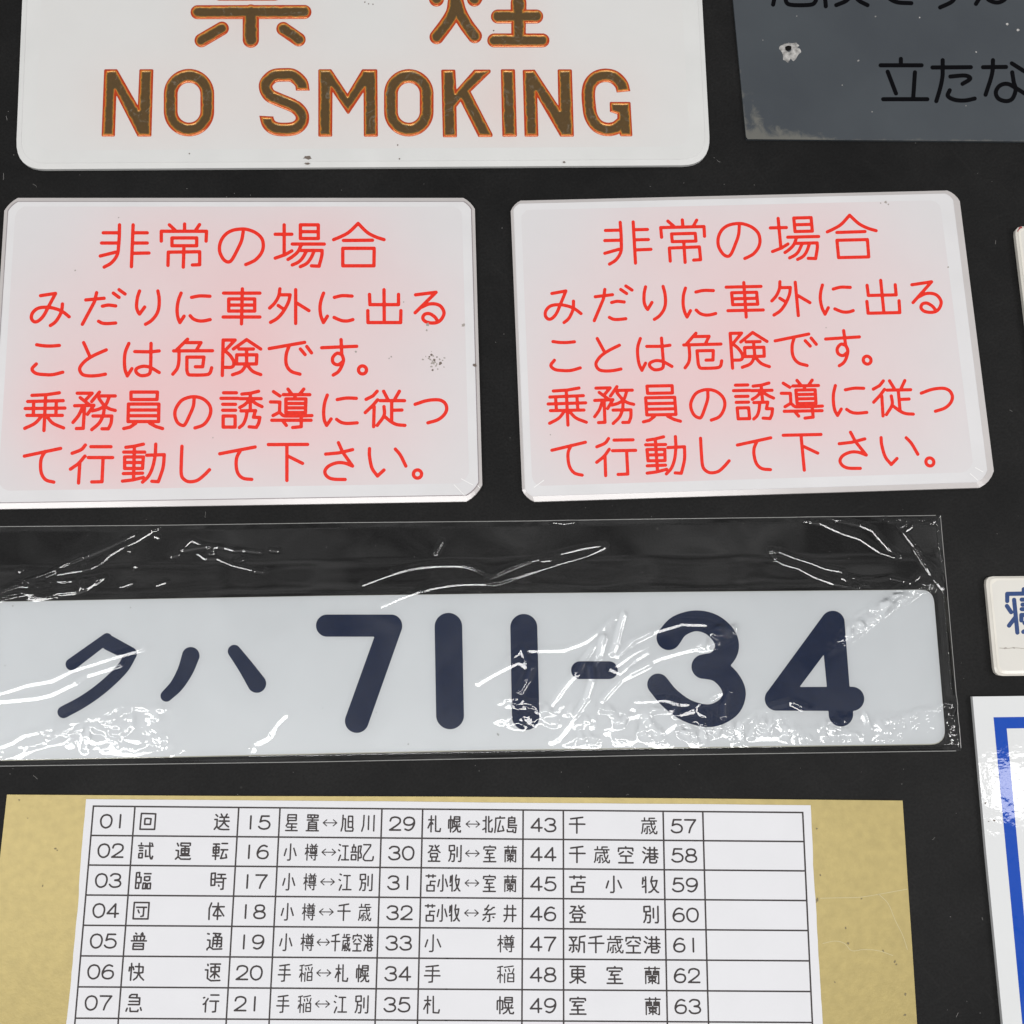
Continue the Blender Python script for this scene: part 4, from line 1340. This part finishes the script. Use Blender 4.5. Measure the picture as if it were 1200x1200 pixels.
CREASES = [
    # (strokes, height mm, half width px)
    ("@0,600,6.316; 1180,112 1000,220 900,265 800,325 750,375 680,415 600,435 430,465", .50, 3.0),
    ("@0,600,6.316; 990,172 800,262 650,325 490,390 350,455 170,520 20,595", .50, 2.8),
    ("@0,600,6.316; 600,330 480,385 350,460 200,520; 630,378 540,425 430,440 330,480 180,520", .32, 2.2),
    ("@0,600,6.316; 765,495 650,570 560,600 440,612 350,640 265,655", .50, 3.0),
    ("@0,600,6.316; 720,505 620,520 600,555 480,575 300,608 190,615 60,625 0,660", .42, 2.6),
    ("@0,600,6.316; 370,520 600,515; 130,555 370,562; 20,595 130,550; 0,655 180,600", .28, 2.2),
    ("@0,600,6.316; 980,530 900,558; 950,290 960,292; 1145,180 1165,192; 990,405 1015,408; 170,425 140,445", .36, 2.4),
    ("@180,600,6.316; 210,280 255,225 285,212 340,240 405,258 300,270 215,285", .50, 2.8),
    ("@180,600,6.316; 405,258 440,265 430,300 390,315; 330,312 380,348 470,348 520,370 580,395 720,430; 750,438 810,445; 130,330 180,318; 30,545 90,525", .46, 2.6),
    ("@180,600,6.316; 470,258 520,265 590,285 680,285 785,298; 865,283 915,288; 600,360 640,340 665,350 620,372", .46, 2.4),
    ("@400,600,5.4545; ~ 140,470 300,410 450,368 600,350 770,350 850,370 950,415", .50, 2.4),
    ("@400,600,5.4545; ~ 330,382 480,348 620,333 770,335 870,365 955,418 1060,375 1200,320", .40, 2.0),
    ("@370,590,3.158; ~ 650,272 760,225 860,200 1000,165 1075,160 1000,195 900,225 800,258 690,293 640,298", .48, 2.4),
    ("@400,600,5.4545; ~ 260,608 400,548 530,505 680,475 800,465 1000,458 1110,410 1200,380", .50, 2.6),
    ("@370,590,3.158; 880,70 920,66 960,70 920,75 880,70; 445,185 465,145; 840,215 930,205", .36, 2.2),
    # bottom left pair across the first character
    ("@0,740,6.316; 0,465 200,400 390,365 540,290 660,255 880,185 1065,135", .55, 3.2),
    ("@0,740,6.316; 0,520 270,495 380,470 560,385 640,330 780,290 900,250", .55, 3.2),
    ("@0,740,6.316; 0,860 90,830 180,770 350,740 470,690 620,680 760,610 900,560 1060,570 1190,590", .45, 3.2),
    ("@0,740,6.316; 80,945 150,920 260,860 480,800 630,780 720,830 860,800 1040,820", .50, 3.4),
    ("@0,740,6.316; 740,690 650,740 630,880 ; 780,880 1000,900 1150,850; 1090,740 1180,745; 900,570 700,660", .55, 3.2),
    ("@180,740,6.316; ~ 975,625 900,700 850,785 740,840; 160,925 210,885; 725,875 740,875", .50, 3.4),
    # middle, right of the second 1
    ("@560,700,6; 0,610 100,550 240,480 290,460 370,515 345,590 300,670; 200,465 310,378 340,455 390,490", .50, 3.0),
    ("@560,700,6; 340,378 600,375 760,315 880,225 950,165 1020,135 990,240 970,330 945,400 980,420 1100,310 1200,260", .58, 3.4),
    ("@560,700,6; 880,295 800,370 740,450 690,540 600,640 520,760 400,890; 880,295 850,420 790,500 800,590 760,720 680,850 560,1000 520,1020", .60, 3.6),
    ("@560,700,6; 1190,360 1080,410 940,510 1000,540 1100,450 1190,390; 1200,490 1000,590 900,700 870,740; 915,935 1050,850 1150,830", .52, 3.2),
    ("@740,700,6; 0,320 150,250 350,190 520,195 640,270 700,230", .60, 3.4),
    ("@740,700,6; 0,530 200,430 420,370 560,330 650,290 700,235", .60, 3.6),
    ("@740,700,6; 20,740 150,735 240,725 350,755 480,760 600,690 680,675 640,770 640,850 590,930 700,920 850,840", .50, 3.0),
    ("@740,700,6; 300,740 310,840 420,800 500,750; 400,1000 480,920 450,880 430,890; 160,1000 300,900 420,880", .50, 3.2),
    ("@740,700,6; 700,960 850,840 980,780 1110,745 1180,770 1200,775; 830,990 860,920 900,870; 830,995 1000,990 1200,985; 900,950 1000,900 1100,920", .50, 3.0),
    ("@930,700,5.714; 0,715 60,750 120,760; 0,900 160,890 260,850 380,810 470,800 480,840 400,880 290,935", .48, 3.0),
    ("@930,700,5.714; 190,940 340,955 500,950 640,935 760,910 800,870 850,830 930,810 1020,825 1080,890; 630,910 700,840 820,780 950,755 1010,715 1090,740 1060,800 1010,770", .50, 3.0),
    ("@930,700,5.714; 1060,1015 1100,960 1090,930 1110,880; 1100,1020 1120,940; 1090,690 1100,730", .35, 2.0),
    # top right
    ("@890,590,5.217; 75,295 130,298 210,330 330,370 400,400 500,420 530,450 620,470 700,470 790,458 880,480 920,490 980,450 1050,490 1060,530 1000,540", .50, 2.8),
    ("@890,590,5.217; 75,295 100,345 150,375 240,400 330,450 450,495 600,520; 500,460 560,490 660,505", .45, 2.4),
    ("@890,590,5.217; 245,95 300,88 400,85 490,105 620,135 700,170 730,210 790,275 860,330 830,330 740,300 620,220 500,180 380,125 245,98", .50, 2.6),
    ("@890,590,5.217; 755,95 800,80 800,105 900,95; 900,95 1000,100 1080,80 1100,95 1060,120 950,130 885,180 960,280 1060,390 1110,450 1140,545; 910,80 900,130 860,150", .40, 2.2),
    ("@890,590,5.217; 960,290 1020,380 1130,530; 960,290 1060,470 1140,560; 1090,300 1130,350", .30, 2.0),
    # bottom hem
    ("@0,0,1; -40,898.5 370,893.5 760,886 1110,880.5", .35, 2.2),
]
# crumpled patches: centre x,y, radii, angle, height mm
CRUMPLE = [(120, 853, 70, 16, -0.12, .30), (150, 868, 50, 10, 0.0, .35), (170, 835, 26, 8, -.1, .3), (60, 865, 50, 6, -.3, .25), (613, 822, 26, 7, 0, .30), (612, 845, 28, 8, .1, .30),
           (672, 831, 50, 7, 0, .30), (690, 868, 36, 6, 0, .35), (780, 850, 60, 20, 0, .32), (860, 858, 90, 12, 0, .30), (930, 850, 60, 14, 0, .32), (1000, 865, 60, 6, 0, .25), (838, 746, 26, 10, -.45, .9),
           (1020, 722, 46, 9, -.68, 1.0), (1060, 698, 30, 7, -.5, .8), (800, 858, 80, 14, .1, .3), (690, 850, 60, 14, .1, .3), (1010, 850, 70, 12, 0, .3), (740, 835, 30, 8, 0, .4), (1118, 860, 12, 22, 0, .3), (1080, 835, 30, 6, -.2, .25), (1115, 610, 30, 5, 0, .2), (50, 690, 50, 6, -.4, .18)]


def smooth_noise(shape, cell, rs):
    ny, nx = shape
    gy, gx = int(ny / cell) + 4, int(nx / cell) + 4
    g = rs.rand(gy, gx)
    y = np.arange(ny) / cell
    x = np.arange(nx) / cell
    yi = y.astype(int)
    xi = x.astype(int)
    fy = (y - yi)
    fx = (x - xi)

    def w4(f):
        return [((-f + 2) * f - 1) * f / 2, ((3 * f - 5) * f * f + 2) / 2, ((-3 * f + 4) * f + 1) * f / 2, (f - 1) * f * f / 2]
    wy, wx = w4(fy), w4(fx)
    out = np.zeros(shape)
    for a in range(4):
        rowm = g[yi + a]
        acc = 0
        for c in range(4):
            acc = acc + rowm[:, xi + c] * wx[c]
        out += wy[a][:, None] * acc
    return out - 0.5


def need(x, y):
    """slope (toward the viewer) at which a crease at this spot mirrors the lamp row"""
    p = PW(x, y, 0.0016)
    v = np.array(CAM) - p
    v /= np.linalg.norm(v)
    l = np.array([p[0] + 0.2, -0.46, 2.0]) - p
    l /= np.linalg.norm(l)
    q = v + l
    return -q[1] / q[2]


def build_film():
    nx, ny = 1700, 420
    x = np.linspace(-60, 1, nx)[None] * 0 + np.linspace(0, 1, nx)[None]
    t = np.linspace(0, 1, ny)[:, None]
    left_x = -50 + 0 * t
    right_x = 1103.5 + (1127.5 - 1103.5) * t
    X = left_x + (right_x - left_x) * x
    top = np.interp(X, [-50, 0, 190, 400, 620, 740, 1103], [617.5, 616.6, 615, 612, 610, 608, 603.5])
    bot = np.interp(X, [-50, 0, 370, 760, 1127], [899, 898, 893, 885.3, 880])
    Y = top + (bot - top) * t
    # resting height: over the plate, sloping to the table round it
    d = poly_field(X, Y, pl)
    zb = np.where(d < 0, NP + 0.00035, 0.0)
    k = np.clip(d / 45.0, 0, 1)
    out = (NP + 0.00035) * (1 - k * k * (3 - 2 * k)) * 0.85 + 0.15 * (NP + 0.00035) * (1 - np.clip(d / 4, 0, 1)) + 0.0003
    edge = np.minimum(np.minimum(Y - top, bot - Y), right_x - X)
    drop = np.clip(edge / 7.0, 0, 1)
    low = np.where(d < 0, zb, np.minimum(out, NP + 0.00035)) * (0.25 + 0.75 * drop) + 0.00015
    h = np.maximum(low, np.where(d < 0, NP + 0.0003, 0))
    rs = np.random.RandomState(4)
    und = smooth_noise(X.shape, 90, rs) * 0.00045 + smooth_noise(X.shape, 46, rs) * 0.00013
    und = und * (1.0 - 0.7 * np.clip((t - 0.35) / 0.4, 0, 1))
    h = h + (und + 0.0004) * np.clip(edge / 6, 0, 1)
    # creases
    wy = PW(X.ravel(), Y.ravel(), 0.0016).reshape(ny, nx, 3)
    dyh = np.gradient(h, axis=0) / np.gradient(wy[:, :, 1], axis=0)
    dxh = np.gradient(h, axis=1) / np.gradient(wy[:, :, 0], axis=1)
    dyh = np.clip(dyh, -0.22, 0.12)
    for txt, amp, w in CREASES:
        wide = 690 < parse(txt)[0][:, 1].mean()
        w = (1.15 + 0.22 * w) * (1.35 if wide else 1.0)
        for s in parse(txt):
            s = np.array(s)[:, :2].copy()
            s[:, 1] -= 0.8 * w
            H = np.zeros(X.shape)
            for pa, pb in zip(s[:-1], s[1:]):
                x0, y0 = np.minimum(pa, pb) - 4 * w
                x1, y1 = np.maximum(pa, pb) + 4 * w
                j0, j1 = np.searchsorted(X[0], x0 - 14), np.searchsorted(X[-1], x1 + 14)
                i0 = max(int((y0 - 618) / 286 * ny) - 14, 0)
                i1 = min(int((y1 - 603) / 276 * ny) + 14, ny)
                if j1 <= j0 or i1 <= i0:
                    continue
                xs, ys = X[i0:i1, j0:j1], Y[i0:i1, j0:j1]
                dx, dy = pb - pa
                L = math.hypot(dx, dy)
                if L < 0.5:
                    continue
                ny_ = abs(dx) / L
                slope = np.clip((need(pa[0], 0.5 * (pa[1] + pb[1])) - dyh[i0:i1, j0:j1]) / max(ny_, 0.25), 0.0, 0.75) * 1.06
                a_ = slope * w * 0.0004 / 0.607
                tt = np.clip(((xs - pa[0]) * dx + (ys - pa[1]) * dy) / (L * L), 0, 1)
                D = np.hypot(xs - pa[0] - tt * dx, ys - pa[1] - tt * dy)
                H[i0:i1, j0:j1] = np.maximum(H[i0:i1, j0:j1], a_ * np.exp(-(D / w) ** 2 * 0.5))
            h += H
    cr = 0.62 * np.abs(smooth_noise(X.shape, 13.0, rs)) + 0.22 * np.abs(smooth_noise(X.shape, 7.0, rs)) + 0.8 * np.abs(smooth_noise(X.shape, 24, rs))
    msk = np.clip(0.55 + 3.0 * smooth_noise(X.shape, 22, rs), 0, 1)
    for cx, cy, rx, ry, an, amp in CRUMPLE:
        dx = X - cx
        dy = Y - cy
        u = dx * math.cos(an) + dy * math.sin(an)
        v = -dx * math.sin(an) + dy * math.cos(an)
        q = (u / rx) ** 2 + (v / ry) ** 2
        h += amp * 0.001 * 3.0 * cr * np.exp(-q * q * 0.8) * (msk if amp < .7 else .55 + .45 * msk)
    w = PW(X.ravel(), Y.ravel(), 0.0016)
    w[:, 2] = h.ravel()
    # keep the photograph's line of sight: x,y were taken at mean sleeve height
    sl = thing('plastic_sleeve', 'crinkled clear plastic sleeve around the long white number plate', 'plastic sleeve', 550, 750)
    off = np.array(sl.location)
    w = w - off
    me = bpy.data.meshes.new('film')
    nv = nx * ny
    me.vertices.add(nv)
    me.vertices.foreach_set('co', w.astype(np.float32).ravel())
    i, j = np.meshgrid(np.arange(ny - 1), np.arange(nx - 1), indexing='ij')
    a = (i * nx + j).ravel()
    quads = np.stack([a, a + nx, a + nx + 1, a + 1], -1).astype(np.int32)
    nf = len(quads)
    me.loops.add(nf * 4)
    me.loops.foreach_set('vertex_index', quads.ravel())
    me.polygons.add(nf)
    me.polygons.foreach_set('loop_start', np.arange(0, nf * 4, 4, dtype=np.int32))
    me.polygons.foreach_set('loop_total', np.full(nf, 4, dtype=np.int32))
    me.polygons.foreach_set('use_smooth', np.ones(nf, bool))
    me.update(calc_edges=True)
    m, nt, b = new_mat('clear_film')
    for n in list(nt.nodes):
        nt.nodes.remove(n)
    L = nt.links.new
    o = nt.nodes.new('ShaderNodeOutputMaterial')
    tr = nt.nodes.new('ShaderNodeBsdfTransparent')
    tr.inputs['Color'].default_value = (0.975, 0.98, 0.98, 1)
    gl = nt.nodes.new('ShaderNodeBsdfGlossy')
    gl.inputs['Roughness'].default_value = 0.02
    fr = nt.nodes.new('ShaderNodeFresnel')
    fr.inputs['IOR'].default_value = 1.5
    mu = nt.nodes.new('ShaderNodeMath')
    mu.operation = 'MULTIPLY'
    mu.use_clamp = True
    mu.inputs[1].default_value = 1.35
    mx = nt.nodes.new('ShaderNodeMixShader')
    L(fr.outputs[0], mu.inputs[0])
    gl2 = nt.nodes.new('ShaderNodeBsdfGlossy')
    gl2.inputs['Roughness'].default_value = 0.16
    mg = nt.nodes.new('ShaderNodeMixShader')
    mg.inputs[0].default_value = 0.2
    L(gl.outputs[0], mg.inputs[1])
    L(gl2.outputs[0], mg.inputs[2])
    L(mu.outputs[0], mx.inputs[0])
    L(tr.outputs[0], mx.inputs[1])
    L(mg.outputs[0], mx.inputs[2])
    L(mx.outputs[0], o.inputs['Surface'])
    me.materials.append(m)
    fo = bpy.data.objects.new('film', me)
    COL.objects.link(fo)
    fo.parent = sl
    # welded hem along the open edges: thin raised bead
    mw = simple('welded_hem', (0.30, 0.30, 0.29), rough=0.2, spec=0.8)
    idx_top = [j for j in range(0, nx, 6)]
    wr_ = w.reshape(ny, nx, 3)
    V = []
    F = []

    def bead(name, pts, r):
        V = []
        F = []
        for k, p in enumerate(pts):
            q = pts[min(k + 1, len(pts) - 1)] - pts[max(k - 1, 0)]
            q = q / np.linalg.norm(q)
            side = np.array([-q[1], q[0], 0])
            for a in range(5):
                an = math.pi * a / 4
                V.append(p + side * math.cos(an) * r + np.array([0, 0, math.sin(an) * r]))
            if k:
                for a in range(4):
                    F.append([(k - 1) * 5 + a, k * 5 + a, k * 5 + a + 1, (k - 1) * 5 + a + 1])
        ob = add_mesh(name, np.array(V) + off, F, mw, sl, smooth=True)
        return ob
    bead('hem', [wr_[0, j] for j in range(0, nx, 10)], 0.00016)
    bead('hem', [wr_[i, -1] for i in range(0, ny, 6)], 0.00016)
    bead('hem', [wr_[-1, j] for j in range(0, nx, 10)], 0.00018)


build_film()
for o in SC.objects:
    if o.type == 'MESH' and o.get('label') is None and o.parent is None:
        o['kind'] = 'structure'
